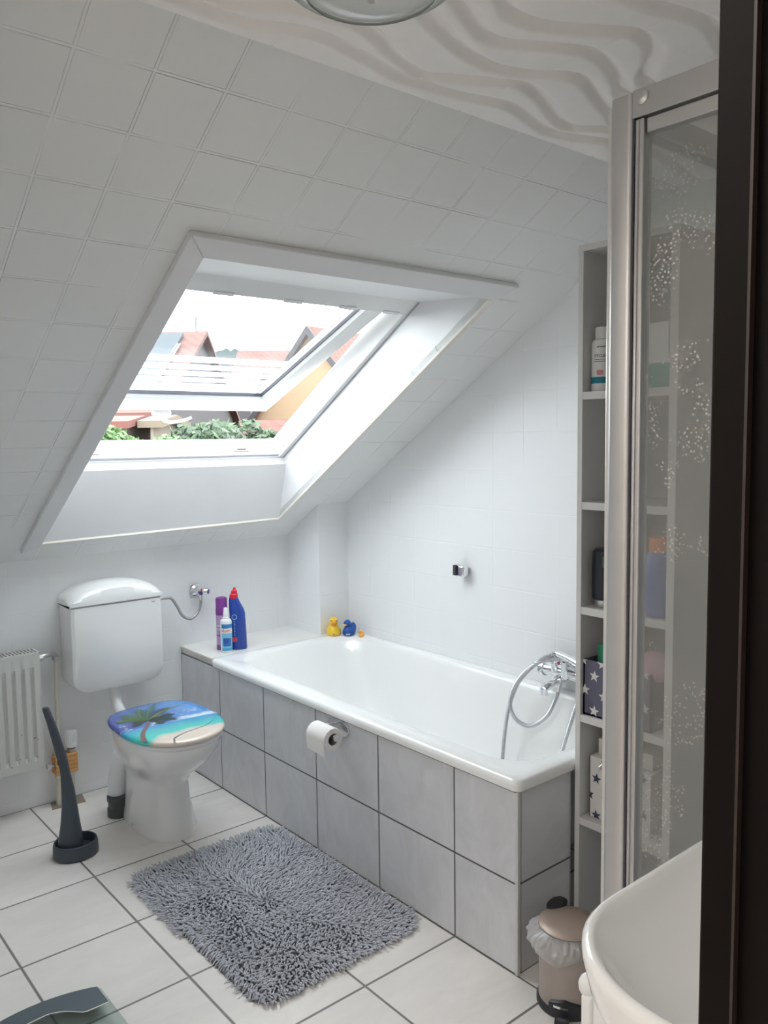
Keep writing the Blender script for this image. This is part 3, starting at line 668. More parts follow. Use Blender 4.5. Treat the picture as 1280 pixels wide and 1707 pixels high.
while yv < bmx[3]:
    xv = bmx[0]+.004 + (.5*step if nt % 2 else 0)
    while xv < bmx[1]:
        x0 = xv+random.uniform(-.004, .004); y0 = yv+random.uniform(-.004, .004)
        if inside(x0, y0, .006):
            nv = noise.noise(Vector((x0*6, y0*6, 3)))*2.2
            rx, ry = (x0-mcx)/.29, (y0-mcy)/.42; e = max(abs(rx), abs(ry))
            if abs(rx) > abs(ry): oa = 0 if rx > 0 else PI
            else: oa = PI/2 if ry > 0 else -PI/2
            oa2 = math.atan2(ry, rx)
            wgt = 1.0
            ang = oa2 + nv*(1.3 if e < .85 else .35) + random.gauss(0, .45)
            if e > .9: ang = .5*ang+.5*oa if abs(((ang-oa+PI) % (2*PI))-PI) < 1.6 else oa
            L = random.uniform(.015, .021); lean = random.uniform(.75, 1.1)
            h = L*.5*(1-.35*max(0, e-.85)/.15); d = Vector((math.cos(ang), math.sin(ang), 0)); sd_ = Vector((-d.y, d.x, 0))
            r = random.uniform(.0019, .0025); tone = random.random()*.7 + .3*(.5+.5*noise.noise(Vector((x0*9, y0*9, 7))))
            p0 = Vector((x0, y0, .004)); p1 = p0 + d*L*lean*.35 + Vector((0, 0, h*.75)); p2 = p0 + d*L*lean*.85 + Vector((0, 0, h*.95+.002)); p3 = p0+d*L*lean*1.15 + Vector((0, 0, h*.75+.002))
            b = len(V)
            for (pp, rad, tt) in ((p0, r, Vector((0,0,1))), (p1, r*1.1, (p2-p0).normalized()), (p2, r*1.1, (p3-p1).normalized()), (p3, r*.55, (p3-p2).normalized())):
                up = sd_.cross(tt).normalized()
                for k in range(NS):
                    a = 2*PI*k/NS; q = pp + (sd_*math.cos(a)+up*math.sin(a))*rad; V.append((q.x+.31, q.y+1.18, max(q.z, .0005))); Tn.append(tone)
            for i in range(3):
                for k in range(NS): F.append((b+i*NS+k, b+i*NS+(k+1) % NS, b+(i+1)*NS+(k+1) % NS, b+(i+1)*NS+k))
            F.append(tuple(b+3*NS+k for k in range(NS)))
        xv += step
    yv += step*.9; nt += 1
me = bpy.data.meshes.new('pile'); me.from_pydata(V, [], F); me.materials.append(m_pile)
me.polygons.foreach_set('use_smooth', [True]*len(me.polygons))
at_ = me.attributes.new('tone', 'FLOAT', 'POINT'); at_.data.foreach_set('value', Tn)
pile = bpy.data.objects.new('pile', me); COL.objects.link(pile); pile.parent = mt; pile['kind'] = 'stuff'

# ================================================================== BATHROOM SCALE
bs = thing('bathroom_scale', 'glass bathroom scale with dark band at lower left', 'scale', (-1.03, -1.4, 0))
N = NT('scale_glass'); tr = N.n('ShaderNodeBsdfTransparent'); tr.inputs[0].default_value = (.80, .86, .84, 1); gl = N.n('ShaderNodeBsdfGlossy'); gl.inputs['Roughness'].default_value = .05
mx = N.n('ShaderNodeMixShader')
N.t.links.new(N.thin(.05), mx.inputs[0]); N.t.links.new(tr.outputs[0], mx.inputs[1]); N.t.links.new(gl.outputs[0], mx.inputs[2]); N.t.links.new(mx.outputs[0], N.out.inputs[0])
m_sg = N.m
def scale_out(z, ins=0):
    pts = []
    x0, x1, y0, y1 = -1.20+ins, -.873-ins, -1.60+ins, -1.271-ins
    base = rrect(x0, x1, y0, y1, .018, 6, z); out = []
    for p in base:
        bow = .062*(1-((p.x+1.035)/.165)**2) if p.y > -1.4 else 0
        out.append(Vector((p.x, p.y+bow*.6, p.z)))
    # densify the far edge so the bow shows
    res = []
    for i, p in enumerate(out):
        res.append(p); q = out[(i+1) % len(out)]
        if p.y > -1.3 and q.y > -1.3 and (p-q).length > .1:
            for k in range(1, 12):
                t = k/12; x = p.x+(q.x-p.x)*t; res.append(Vector((x, y1+.6*.062*(1-((x+1.035)/.165)**2), z)))
    return res
MB().loft([scale_out(.022), scale_out(.029)]).build('glass_plate', m_sg, bs)
# dark printed band along the far edge and its pale outline
def band_y(x):      # inner edge of the dark band
    X = [-1.196, -1.12, -1.059, -1.009, -.977, -.955, -.937, -.878]; Yv = [-1.35, -1.315, -1.294, -1.291, -1.305, -1.326, -1.3445, -1.345]
    return float(np.interp(x, X, Yv))
bx = [-.878-(.318)*k/30 for k in range(31)]
far = [Vector((x, -1.273+.6*.062*(1-((x+1.035)/.165)**2), .0294)) for x in bx]
near = [Vector((x, band_y(x), .0294)) for x in bx]
MB().add(far+near, [(i, i+1, 31+i+1, 31+i) for i in range(30)]).build('dark_band', mat('slate_print', (.09, .115, .135), .35), bs)
nb2 = [v+Vector((0, -.0035, .0002)) for v in near]
MB().add([v+Vector((0,0,.0002)) for v in near]+nb2, [(i, i+1, 31+i+1, 31+i) for i in range(30)]).build('pale_line', mat('pale_print', (.75, .73, .66), .4), bs)
for x in (-1.165, -.91):
    for y in (-1.565, -1.295): MB().lathe([(.014, 0), (.014, .018), (.018, .0215), (.005, .0218)], (x, y, 0)).build('foot', m_brush if y < -1.4 else mat('clear_grey_foot', (.35, .38, .38), .4), bs)
MB().box((-1.10, -1.50, .010), (-.97, -1.40, .0218)).build('display_box', m_brush, bs)

# ================================================================== TOILET PAPER
tp = thing('toilet_roll_holder', 'chrome toilet roll holder screwed to the tiled bath panel', 'toilet roll holder', (0, -1.14, .47))
pr = []
for k in range(36):
    t = 2*PI*k/36; pr.append((-1.147+.058*math.copysign(abs(math.cos(t))**.75, math.cos(t)), .474+.027*math.copysign(abs(math.sin(t))**.75, math.sin(t))))
MB().prism(pr, 0, -.004, -.0002).build('back_plate', m_chrome, tp, bevel=.0012)
MB().tube(crom([(-.002,-1.125,.480), (-.035,-1.118,.480), (-.062,-1.116,.479), (-.075,-1.11,.478)], 5), .006, 14).build('arm', m_chrome, tp)
MB().tube([(-.075, -1.088, .478), (-.075, -1.236, .4775)], .0065, 16).lathe([(.0065, 0), (.0105, .0005), (.0105, .004), (.008, .005)], (-.075, -1.232, .4775), (0, -1, 0), 20).build('roll_bar', m_chrome, tp)
rl = thing('toilet_roll', 'half used white toilet roll hanging on the chrome holder', 'toilet roll', (-.075, -1.16, .42))
RA, RC = .037, (-.075, .4685)
m_paper = mat('toilet_paper', (.82, .8, .785), .9, noise_amt=.03, nscale=50, bump=.2)
def circ(r, y, n=36): return [Vector((RC[0]+r*math.cos(2*PI*k/n), y, RC[1]+r*math.sin(2*PI*k/n))) for k in range(n)]
MB().loft([circ(.019, -1.219), circ(RA-.001, -1.219), circ(RA, -1.217), circ(RA, -1.121), circ(RA-.001, -1.119), circ(.019, -1.119), circ(.019, -1.219)], False, False).build('paper', m_paper, rl, sharp=50)
MB().loft([circ(.0192, -1.2185), circ(.0185, -1.2185), circ(.0185, -1.1195), circ(.0192, -1.1195)], False, False).build('cardboard_core', mat('cardboard', (.28, .28, .3), .8), rl)
MB().loft([[Vector((-.075-.0372, -1.217, .468)), Vector((-.075-.0372, -1.121, .468))], [Vector((-.075-.036, -1.217, .44)), Vector((-.075-.0358, -1.121, .442))], [Vector((-.075-.034, -1.217, .418)), Vector((-.075-.0345, -1.121, .424))]], False, False, closed=False).build('loose_sheet', m_paper, rl)

# ================================================================== BOTTLES ON THE LEDGE
LH = .5347
AER, SPR, BLU = (.110, -.172), (.100, -.226), (.166, -.212)
right = Vector((.77, -.64, 0))          # roughly across the view
def tocam(x, y):
    d = Vector((CAM.x-x, CAM.y-y, 0)).normalized(); return d, Vector((-d.y, d.x, 0))   # facing, right-hand side as read
# purple aerosol can
ax_, ay_ = AER
ae = thing('aerosol_can', 'purple and lilac aerosol can with a purple cap on the bath ledge', 'aerosol can', (ax_, ay_, LH))
MB().lathe([(.022, 0), (.0245, .003), (.0245, .150), (.022, .158)], (ax_, ay_, LH)).build('can', mat('lilac_print', lin((178, 150, 190)), .3, noise_amt=.12, nscale=60), ae)
MB().lathe([(.0247, .088), (.0247, .108)], (ax_, ay_, LH), cap=False).build('pale_label', mat('pale_label', lin((205, 195, 215)), .35), ae)
for r_, a_, b_ in ((.0247, .060, .066), (.0248, .095, .099), (.0247, .001, .022)): MB().lathe([(r_, a_), (r_, b_)], (ax_, ay_, LH), cap=False).build('purple_band', mat('mauve_print', lin((130, 80, 145)), .35), ae)
MB().lathe([(.0245, .150), (.0255, .153), (.0255, .176), (.0245, .178), (.0245, .218), (.022, .224), (.019, .222), (.005, .220)], (ax_, ay_, LH), n=32).build('cap', mat('purple_cap', lin((125, 62, 140)), .3), ae)
# white spray bottle
sx_, sy_ = SPR
d_, rt_ = tocam(sx_, sy_)
spb = thing('spray_bottle', 'small white pump bottle with light blue label on the bath ledge', 'bottle', (sx_, sy_, LH))
MB().lathe([(.022, 0), (.0245, .003), (.0245, .128), (.022, .137), (.016, .142), (.014, .1425)], (sx_, sy_, LH)).build('bottle', m_wplast, spb)
MB().lathe([(.014, .142), (.014, .148), (.0115, .150), (.0085, .186), (.006, .189)], (sx_, sy_, LH)).build('pump_cap', m_wplast, spb)
def arc_patch(r, z0, z1, a0, a1, c, d, n=14):
    m = MB(); base = math.atan2(d.y, d.x); v = []
    for k in range(n+1):
        a = base + a0+(a1-a0)*k/n; v += [Vector((c[0]+r*math.cos(a), c[1]+r*math.sin(a), z0)), Vector((c[0]+r*math.cos(a), c[1]+r*math.sin(a), z1))]
    return m.add(v, [(2*i, 2*i+2, 2*i+3, 2*i+1) for i in range(n)])
sc_ = (sx_, sy_)
arc_patch(.0247, LH+.008, LH+.122, -.85, 1.45, sc_, d_).build('label', mat('label_sky_blue', lin((120, 190, 225)), .4), spb)
arc_patch(.0249, LH+.104, LH+.122, -.85, 1.45, sc_, d_).build('label_band', mat('label_blue', lin((45, 130, 190)), .4), spb)
arc_patch(.0249, LH+.083, LH+.104, -.8, 1.4, sc_, d_).build('label_white_swoosh', mat('label_white', (.8, .8, .8), .4), spb)
arc_patch(.0249, LH+.008, LH+.020, -.85, 1.45, sc_, d_).build('label_band', mat('label_teal', lin((70, 165, 205)), .4), spb)
arc_patch(.0249, LH+.028, LH+.062, -.6, .85, sc_, d_).build('label_panel', mat('label_blue2', lin((50, 110, 185)), .4), spb)
Mx = frame_m((sx_+d_.x*.0247, sy_+d_.y*.0247, LH+.094), rt_, (0, 0, 1))
text_mb('dom', .021, Mx, .0004, True, .0247).build('label_lettering', mat('orange_red_print', lin((225, 90, 55)), .4), spb)
gl4 = MB()
for i in (0, 1):
    for j in (0, 1):
        q = Mx @ Vector((-.0055+i*.011, -.0545+j*.013, .0002)); c = q
        for (u0, u1, v0, v1) in ((-.0042, .0042, .003, .0045), (-.0042, .0042, -.0045, -.003), (-.0042, -.0027, -.0045, .0045), (.0027, .0042, -.0045, .0045)):
            pp = [Mx @ Vector((-.0055+i*.011+u, -.0475+j*.012+v, .0006-.5*(-.0055+i*.011+u)**2/.0247*1.0)) for u, v in ((u0, v0), (u1, v0), (u1, v1), (u0, v1))]
            gl4.add(pp, [(0, 1, 2, 3)])
gl4.build('label_squares', mat('navy_print', lin((20, 45, 120)), .4), spb)
# blue cleaner bottle with slanted neck and red cap
bx_, by_ = BLU
cl = thing('toilet_cleaner', 'dark blue cleaner bottle with a slanted neck and red cap', 'bottle', (bx_, by_, LH))
rtv = Vector((.80, -.60, 0)); dpt = Vector((.6, .8, 0))
def bo(cx, w, dp, z, n=28, sq=2.6):
    out = []
    for k in range(n):
        t = 2*PI*k/n; c, s_ = math.cos(t), math.sin(t)
        out.append(Vector((bx_, by_, LH+z)) + rtv*(cx+w*math.copysign(abs(c)**(2/sq), c)) + dpt*(dp*math.copysign(abs(s_)**(2/sq), s_)))
    return out
prof = [(0, .034, .024, 0), (0, .036, .026, .004), (0.0, .035, .026, .06), (-.001, .0335, .026, .12), (-.002, .033, .026, .155), (-.005, .031, .025, .172), (-.010, .026, .022, .19), (-.015, .0215, .019, .21), (-.0165, .0175, .0165, .222)]
MB().loft([bo(*p) for p in prof]).build('bottle', mat('deep_blue_plastic', lin((38, 72, 160)), .22, noise_amt=.03), cl, sharp=60)
tilt = (rtv*(-.10)+Vector((0, 0, 1))).normalized(); tilt = (rtv*(.12)+Vector((0, 0, 1))).normalized()
cb = Vector((bx_, by_, LH+.218)) + rtv*(-.0165)
MB().lathe([(.018, 0), (.0185, .003), (.0175, .018), (.0135, .022), (.0125, .034), (.0055, .040), (.0050, .048), (.002, .049)], cb, tilt, 24).build('cap', mat('red_cap', lin((215, 38, 62)), .3), cl)
fr_ = Vector((bx_, by_, LH)) + rtv*(-.016) - dpt*.0262
Mb = frame_m(fr_, rtv, (0, 0, 1))
lb = MB()
def flatring(mb, M, cx, cy, r0, r1, n=24, z=.0004):
    v = []
    for k in range(n):
        a = 2*PI*k/n; v += [M @ Vector((cx+r0*math.cos(a), cy+r0*math.sin(a), z)), M @ Vector((cx+r1*math.cos(a), cy+r1*math.sin(a), z))]
    mb.add(v, [(2*k, 2*((k+1) % n), 2*((k+1) % n)+1, 2*k+1) for k in range(n)])
flatring(lb, Mb, .004, .142, .0085, .0115)
for k, w in enumerate((.006, .004, .007, .005, .006, .004, .007, .005, .004)):
    z0 = .062+k*.0075
    lb.add([Mb @ Vector(q) for q in ((.001, z0, .0005), (.001+w, z0, .0005), (.001+w*.8, z0+.0045, .0005), (.002, z0+.0045, .0005))], [(0, 1, 2, 3)])
lb.build('pale_marks', mat('pale_blue_print', lin((130, 175, 215)), .4), cl)
rb = MB(); flatring(rb, Mb, .003, .045, .0001, .0115, z=.0005); rb.build('red_badge', mat('red_badge', lin((200, 60, 80)), .4), cl)

# ================================================================== RUBBER DUCKS
def duck(name, label, c, sc, yaw, body, beak, eyes=True, group='rubber ducks on the tub rim', tail=1.0):
    t = thing(name, label, 'rubber duck', (c[0], c[1], LH), group); R_ = Matrix.Rotation(yaw, 3, 'Z')
    def P(x, y, z): return Vector((c[0], c[1], LH)) + R_ @ Vector((x, y, z))*sc      # +x is the way it faces
    rings = []
    for (z, rx, ry, off) in ((0, .30, .27, 0), (.02, .36, .33, 0), (.12, .43, .38, -.01), (.24, .45, .39, -.02), (.36, .42, .35, -.02), (.45, .34, .28, .0), (.51, .25, .22, .05), (.54, .20, .19, .09), (.58, .19, .19, .12)):
        ring = []
        for k in range(32):
            a = 2*PI*k/32; x = rx*math.cos(a)+off; y = ry*math.sin(a); zz = z
            if math.cos(a) < -.5 and .2 < z < .5: zz += .16*tail*(-math.cos(a)-.5)*2; x -= .06*tail*(-math.cos(a)-.5)*2
            ring.append(P(x, y, zz))
        rings.append(ring)
    b = MB().loft(rings); b.sphere(P(.13, 0, .76), .235*sc, 22, 16, (1, .95, 1)); b.build('body', body, t, sharp=70)
    bk = MB().sphere(P(.37, 0, .70), .13*sc, 14, 8, (1.15, 1.0, .33), R_).sphere(P(.36, 0, .655), .10*sc, 14, 8, (1.0, .9, .3), R_); bk.build('beak', beak, t, sharp=70)
    if eyes:
        for s_ in (1, -1):
            MB().sphere(P(.30, .12*s_, .82), .060*sc, 12, 8, (.6, .8, 1.1), R_).build('eye', mat('duck_eye_white', (.8, .78, .75), .3), t)
            MB().sphere(P(.335, .135*s_, .82), .033*sc, 10, 6, (.6, .8, 1.1), R_).build('pupil', mat('duck_pupil', (.03, .03, .03), .2), t)
    return t, P
m_yel = mat('yellow_rubber', lin((240, 200, 60)), .3, noise_amt=.02); m_ora = mat('orange_rubber', lin((240, 140, 70)), .35)
camyaw = math.atan2(CAM.y+.3, CAM.x-.6)
t_, P_ = duck('rubber_duck', 'largest rubber duck, yellow with an orange beak', (.612, -.298), .088, camyaw, m_yel, m_ora)
MB().tube([P_(.44, -.10, .13), P_(.452, 0, .12), P_(.44, .10, .13)], .0006, 5).sphere(P_(.45, 0, .135), .0022).build('belly_mark', mat('brown_print', (.2, .12, .05), .5), t_)
t_, P_ = duck('rubber_duck', 'dark blue rubber duck with a yellow beak', (.662, -.345), .073, camyaw-.75, mat('blue_rubber', lin((35, 85, 165)), .35), m_yel, False, tail=1.8)
dd = (P_(1, 0, .1)-P_(0, 0, .1)).normalized(); dc_ = Vector((CAM.x-.66, CAM.y+.34, 0)).normalized(); rq = Vector((-dc_.y, dc_.x, 0))
mbx = MB()
for k in range(4):
    o_ = Vector((.662, -.345, LH+.0075)) + dc_*.0312 + rq*(-.012+k*.0045)
    mbx.add([o_, o_+rq*.003, o_+rq*.003+Vector((0, 0, .005)), o_+Vector((0, 0, .005))], [(0, 1, 2, 3)])
mbx.build('pale_print', m_wplast, t_)
duck('rubber_duck', 'tiny orange rubber duck at the right end of the row', (.684, -.408), .034, camyaw-.5, mat('amber_rubber', lin((250, 180, 90)), .35), m_ora, False)

# ================================================================== SHOWER HOLDER AND MIXER
sh_ = thing('shower_bracket', 'small chrome hand shower bracket alone on the tiled wall', 'shower bracket', (XG, -1.0, .9))
MB().lathe([(.016, 0), (.016, .004), (.010, .008), (.010, .016)], (XG, -1.026, .900), (-1, 0, 0)).build('wall_rose', m_chrome, sh_)
MB().hexa([(.722,-1.050,.884),(.722,-1.008,.884),(.692,-1.003,.880),(.688,-1.048,.880),(.722,-1.050,.926),(.722,-1.008,.926),(.692,-1.003,.930),(.688,-1.048,.924)]).build('clamp', m_chrome, sh_, bevel=.006)
MB().box((.684, -1.012, .886), (.715, -.998, .926)).build('slot', m_alud, sh_)
mxr = thing('bath_mixer', 'chrome bath mixer tap with hand shower above the tub rim', 'bath mixer', (.68, -1.57, .6))
MB().cyl((.672, -1.475, .612), (.672, -1.665, .612), .021, 24).lathe([(.021, 0), (.026, .002), (.026, .020), (.020, .026)], (.672, -1.475, .612), (0, 1, 0)).build('mixer_body', m_chrome, mxr)
for y in (-1.50, -1.65): MB().lathe([(.032, 0), (.030, .006), (.014, .012), (.014, .06)], (XG, y, .612), (-1, 0, 0)).build('wall_connector', m_chrome, mxr)
MB().tube(crom([(.665,-1.555,.600), (.635,-1.550,.592), (.60,-1.545,.583), (.575,-1.54,.572)], 6), lambda t: .019-.004*t, 18, flat=(1.1, .8)).lathe([(.013, 0), (.013, .022), (.010, .023)], (.577, -1.54, .552)).build('spout', m_chrome, mxr)
MB().cyl((.64, -1.562, .60), (.625, -1.562, .555), .010, 16).build('hose_outlet', m_chrome, mxr)
MB().box((.630, -1.592, .600), (.668, -1.568, .672)).box((.630, -1.592, .655), (.668, -1.54, .676)).build('shower_cradle', m_chrome, mxr, bevel=.006)
MB().lathe([(.006, 0), (.006, .002), (.001, .003)], (.630, -1.562, .656), (-1, 0, 0)).build('red_dot', mat('red_dot', lin((150, 70, 90)), .3), mxr)
MB().cyl((.655, -1.525, .62), (.648, -1.525, .65), .013, 16).tube(crom([(.65,-1.525,.652), (.63,-1.50,.650), (.60,-1.475,.640)], 5), lambda t: .011-.005*t, 14, flat=(1.3, .6)).build('lever', m_chrome, mxr)
MB().tube(crom([(.640,-1.545,.684), (.632,-1.60,.679), (.622,-1.66,.668), (.61,-1.72,.655), (.60,-1.76,.645)], 6), lambda t: .0115+.004*t, 18).lathe([(.012, 0), (.034, .012), (.036, .022), (.03, .026)], (.597,-1.785,.655), (-.1, -.3, -1)).build('hand_shower', m_chrome, mxr)
hose = resample(crom([(.626,-1.562,.556), (.62,-1.554,.525), (.61,-1.526,.466), (.60,-1.465,.418), (.598,-1.402,.423), (.596,-1.374,.471), (.60,-1.388,.54), (.61,-1.438,.609), (.622,-1.504,.655), (.634,-1.562,.668), (.64,-1.62,.65),
    (.62,-1.668,.60), (.60,-1.655,.53), (.585,-1.63,.43), (.575,-1.605,.34), (.56,-1.55,.21), (.54,-1.47,.150), (.54,-1.40,.150), (.575,-1.352,.19), (.585,-1.347,.27), (.594,-1.352,.378), (.60,-1.367,.47), (.606,-1.409,.567), (.617,-1.484,.649), (.632,-1.545,.686)], 10), .0012)
nh = len(hose)
def hr(t):
    i = int(round(t*(nh-1))); return .0078 if (i % 4) < 2 else .0058
ho_ = MB().tube(hose, hr, 10).build('shower_hose', mat('hose_steel', (.62, .63, .66), .25, .9), mxr, sharp=80)
ho_.data.materials.append(mat('hose_groove_shade', (.07, .075, .09), .5, .6))  # dark faces paint the shade between the hose ridges
for pg in ho_.data.polygons:
    if pg.vertices[0]//10 % 4 in (2,): pg.material_index = 1

# ================================================================== SHELF UNIT
SX, SY0, SY1, SZ = .224, -1.936, -2.226, 1.92
su = thing('shelf_unit', 'tall narrow pale grey shelf unit standing at the bath end', 'shelf unit', (.35, -2.08, 0))
SD_ = .25
MB().box((SX, SY0-.016, 0), (SX+SD_, SY0, SZ)).build('side_panel', m_shelf, su, bevel=.001)
MB().box((SX, SY1, 0), (SX+SD_, SY1+.022, SZ)).build('side_panel', m_shelf, su, bevel=.001)
MB().box((SX+SD_-.006, SY1+.022, 0), (SX+SD_, SY0-.016, SZ-.016)).build('back_panel', m_shelfin, su)
MB().box((SX, SY1+.022, SZ-.016), (SX+SD_, SY0-.016, SZ)).build('top_board', m_shelf, su)
SHZ = (1.541, 1.250, .966, .668, .377, .08)
for z in SHZ: MB().box((SX+.001, SY1+.022, z-.02), (SX+SD_-.006, SY0-.016, z)).build('shelf_board', m_shelf, su)
SI = SY0-.016
def facing(x, y): return tocam(x, y)
# white shampoo-type bottle
b1 = (SX+.045, SI-.0285)
wb1 = thing('white_bottle', 'white plastic bottle with a teal stripe on the topmost shelf', 'bottle', (b1[0], b1[1], SHZ[0]))
MB().lathe([(.025, 0), (.0275, .003), (.0275, .122), (.024, .134), (.018, .138)], (*b1, SHZ[0])).build('bottle', mat('bottle_white', (.7, .71, .7), .35), wb1)
MB().lathe([(.018, .138), (.0185, .14), (.018, .166), (.016, .168)], (*b1, SHZ[0])).build('cap', mat('cap_white', (.72, .72, .7), .4), wb1)
MB().lathe([(.0277, .021), (.0277, .038)], (*b1, SHZ[0]), cap=False, n=32).build('teal_stripe', mat('teal_print', lin((15, 120, 140)), .4), wb1)
d_, rt_ = tocam(*b1)
Mx = frame_m((b1[0]+d_.x*.0276, b1[1]+d_.y*.0276, SHZ[0]+.092), rt_, (0, 0, 1))
tm = text_mb('FTCLEAR', .0105, Mx, .0003, True, .0276)
M2 = frame_m((b1[0]+d_.x*.0276, b1[1]+d_.y*.0276, SHZ[0]+.116), rt_, (0, 0, 1))
t2 = text_mb('ertwerth', .008, M2, .0003, True, .0276); tm.add(t2.v, t2.f)
for z, w in ((.082, .9), (.077, .9)):
    q = arc_patch(.0279, SHZ[0]+z, SHZ[0]+z+.0012, -w*.9, w*.5, b1, d_); tm.add(q.v, q.f)
tm.build('lettering', mat('dark_print', (.05, .05, .06), .5), wb1)
arc_patch(.0278, SHZ[0]+.043, SHZ[0]+.056, -.5, .1, b1, d_).build('pink_mark', mat('pink_print', lin((195, 130, 140)), .4), wb1)
# teal item further along the top shelf, seen through the shower glass
tl = thing('teal_box', 'teal and white box on the topmost shelf behind the shower glass', 'box', (SX+.06, -2.12, SHZ[0]))
MB().box((SX+.02, -2.19, SHZ[0]), (SX+.09, -2.08, SHZ[0]+.06)).build('box_body', mat('teal_card', lin((70, 150, 140)), .5), tl, bevel=.002)
MB().box((SX+.025, -2.185, SHZ[0]+.06), (SX+.085, -2.10, SHZ[0]+.16)).build('box_top', mat('white_card', (.65, .66, .66), .5), tl, bevel=.002)
# black bottle
b2 = (SX+.05, SI-.036)
bb = thing('black_bottle', 'black bottle with a silver base on the middle shelf', 'bottle', (*b2, SHZ[2]))
MB().lathe([(.026, .020), (.030, .024), (.031, .10), (.029, .15), (.022, .158)], (*b2, SHZ[2])).build('bottle', mat('black_gloss', (.012, .018, .028), .2), bb)
MB().lathe([(.022, 0), (.0225, .001), (.0225, .020), (.022, .021)], (*b2, SHZ[2])).build('cap', mat('silver_cap', (.6, .6, .6), .3, .8), bb)
d_, _r = tocam(*b2)
arc_patch(.0313, SHZ[2]+.11, SHZ[2]+.14, -.1, .5, b2, d_).build('green_mark', mat('green_print', lin((30, 110, 90)), .4), bb)
# orange and blue bottles behind the glass
ob = thing('blue_bottle', 'blue bottle with orange cap seen through the shower glass', 'bottle', (SX+.05, -2.145, SHZ[2]))
MB().lathe([(.034, 0), (.036, .004), (.036, .15), (.026, .165)], (SX+.05, -2.155, SHZ[2])).build('bottle', mat('blue_gloss', lin((70, 105, 165)), .3), ob)
MB().lathe([(.026, .165), (.026, .2), (.02, .204)], (SX+.05, -2.155, SHZ[2])).build('cap', mat('orange_cap', lin((215, 130, 70)), .4), ob)
gb = thing('grey_bottle', 'slate blue bottle beside the orange capped one', 'bottle', (SX+.05, -2.07, SHZ[2]))
MB().lathe([(.03, 0), (.031, .004), (.031, .16), (.02, .18), (.018, .2)], (SX+.06, -2.07, SHZ[2])).build('bottle', mat('slate_gloss', lin((85, 100, 125)), .3), gb)
# star boxes
def star(mb_, M, cx, cy, r, rot=0, z=.0006, clip=None):
    v = [M @ Vector((cx, cy, z))]
    for k in range(10):
        a = rot + PI/2 + PI*k/5; q = r if k % 2 == 0 else r*.42; x, y = cx+q*math.cos(a), cy+q*math.sin(a)
        if clip: x = min(max(x, clip[0]), clip[1]); y = min(max(y, clip[2]), clip[3])
        v.append(M @ Vector((x, y, z)))
    MB().add(v, [(0, 1+k, 1+(k+1) % 10) for k in range(10)]).build('star', mb_[0], mb_[1])
# face plane at X = const facing -X: right-hand direction is -Y
g1x = SX+.012
gb1 = thing('star_box', 'dark grey storage box with white stars, shelf fourth from the top', 'storage box', (g1x+.1, -2.05, SHZ[3]))
sbz = SHZ[3]+.153
bb_ = MB().box((g1x, SI-.21, SHZ[3]), (g1x+.006, SI-.001, sbz)).box((g1x+.19, SI-.21, SHZ[3]), (g1x+.196, SI-.001, sbz)).box((g1x, SI-.006, SHZ[3]), (g1x+.196, SI-.001, sbz)).box((g1x, SI-.21, SHZ[3]), (g1x+.196, SI-.205, sbz)).box((g1x, SI-.21, SHZ[3]), (g1x+.196, SI-.001, SHZ[3]+.005))
bb_.build('box_shell', mat('slate_card', lin((92, 92, 112)), .6), gb1)
Mg = frame_m((g1x, SI-.001, SHZ[3]), (0, -1, 0), (0, 0, 1)); s1 = (mat('star_white', (.66, .65, .64), .6), gb1); W_, H_ = .209, .153
for i, (cx, cy) in enumerate([(.036,.112), (.006,.070), (.066,.062), (.036,.016), (.0,.152), (.060,.150), (.1,.11), (.13,.065), (.10,.02), (.165,.11), (.19,.06), (.165,.015), (.125,.15), (.19,.15)]):
    star(s1, Mg, cx, cy, .0165, .1*(i % 3-1), .0006, (0, W_, 0, H_))
it = thing('dark_pouch', 'dark folded pouch poking out of the grey star box', 'pouch', (g1x+.06, SI-.035, SHZ[3]+.02))
MB().hexa([(g1x+.04,SI-.055,SHZ[3]+.01),(g1x+.11,SI-.055,SHZ[3]+.01),(g1x+.11,SI-.012,SHZ[3]+.01),(g1x+.04,SI-.012,SHZ[3]+.01),(g1x+.04,SI-.055,sbz+.018),(g1x+.11,SI-.055,sbz+.02),(g1x+.11,SI-.012,sbz+.006),(g1x+.04,SI-.012,sbz+.004)]).build('pouch', mat('dark_cloth', (.03, .035, .045), .8), it, bevel=.004)
it = thing('green_tube', 'green tube sticking out of the grey star box', 'tube', (g1x+.03, SI-.05, SHZ[3]+.02))
MB().loft([[Vector((g1x+.020+.010*math.cos(2*PI*k/14)*a, SI-.050+.016*math.sin(2*PI*k/14), z)) for k in range(14)] for z, a in ((SHZ[3]+.01, 1), (SHZ[3]+.12, 1), (sbz+.045, .25))]).build('tube', mat('green_plastic', lin((40, 130, 100)), .4), it)
g2x = SX+.03
gb2 = thing('star_box', 'white storage box with dark stars, shelf fifth from the top', 'storage box', (g2x+.1, -2.05, SHZ[4]))
z2 = SHZ[4]+.172
MB().box((g2x, SI-.2, SHZ[4]), (g2x+.17, SI-.012, z2)).build('box_shell', mat('white_star_card', (.66, .65, .64), .6), gb2, bevel=.001)
MB().box((g2x-.0008, SI-.0135, SHZ[4]), (g2x+.001, SI-.0115, z2)).build('dark_edge', mat('edge_dark', (.05, .055, .07), .6), gb2)
Mg = frame_m((g2x, SI-.012, SHZ[4]), (0, -1, 0), (0, 0, 1)); s2 = (mat('star_dark', lin((62, 66, 86)), .6), gb2)
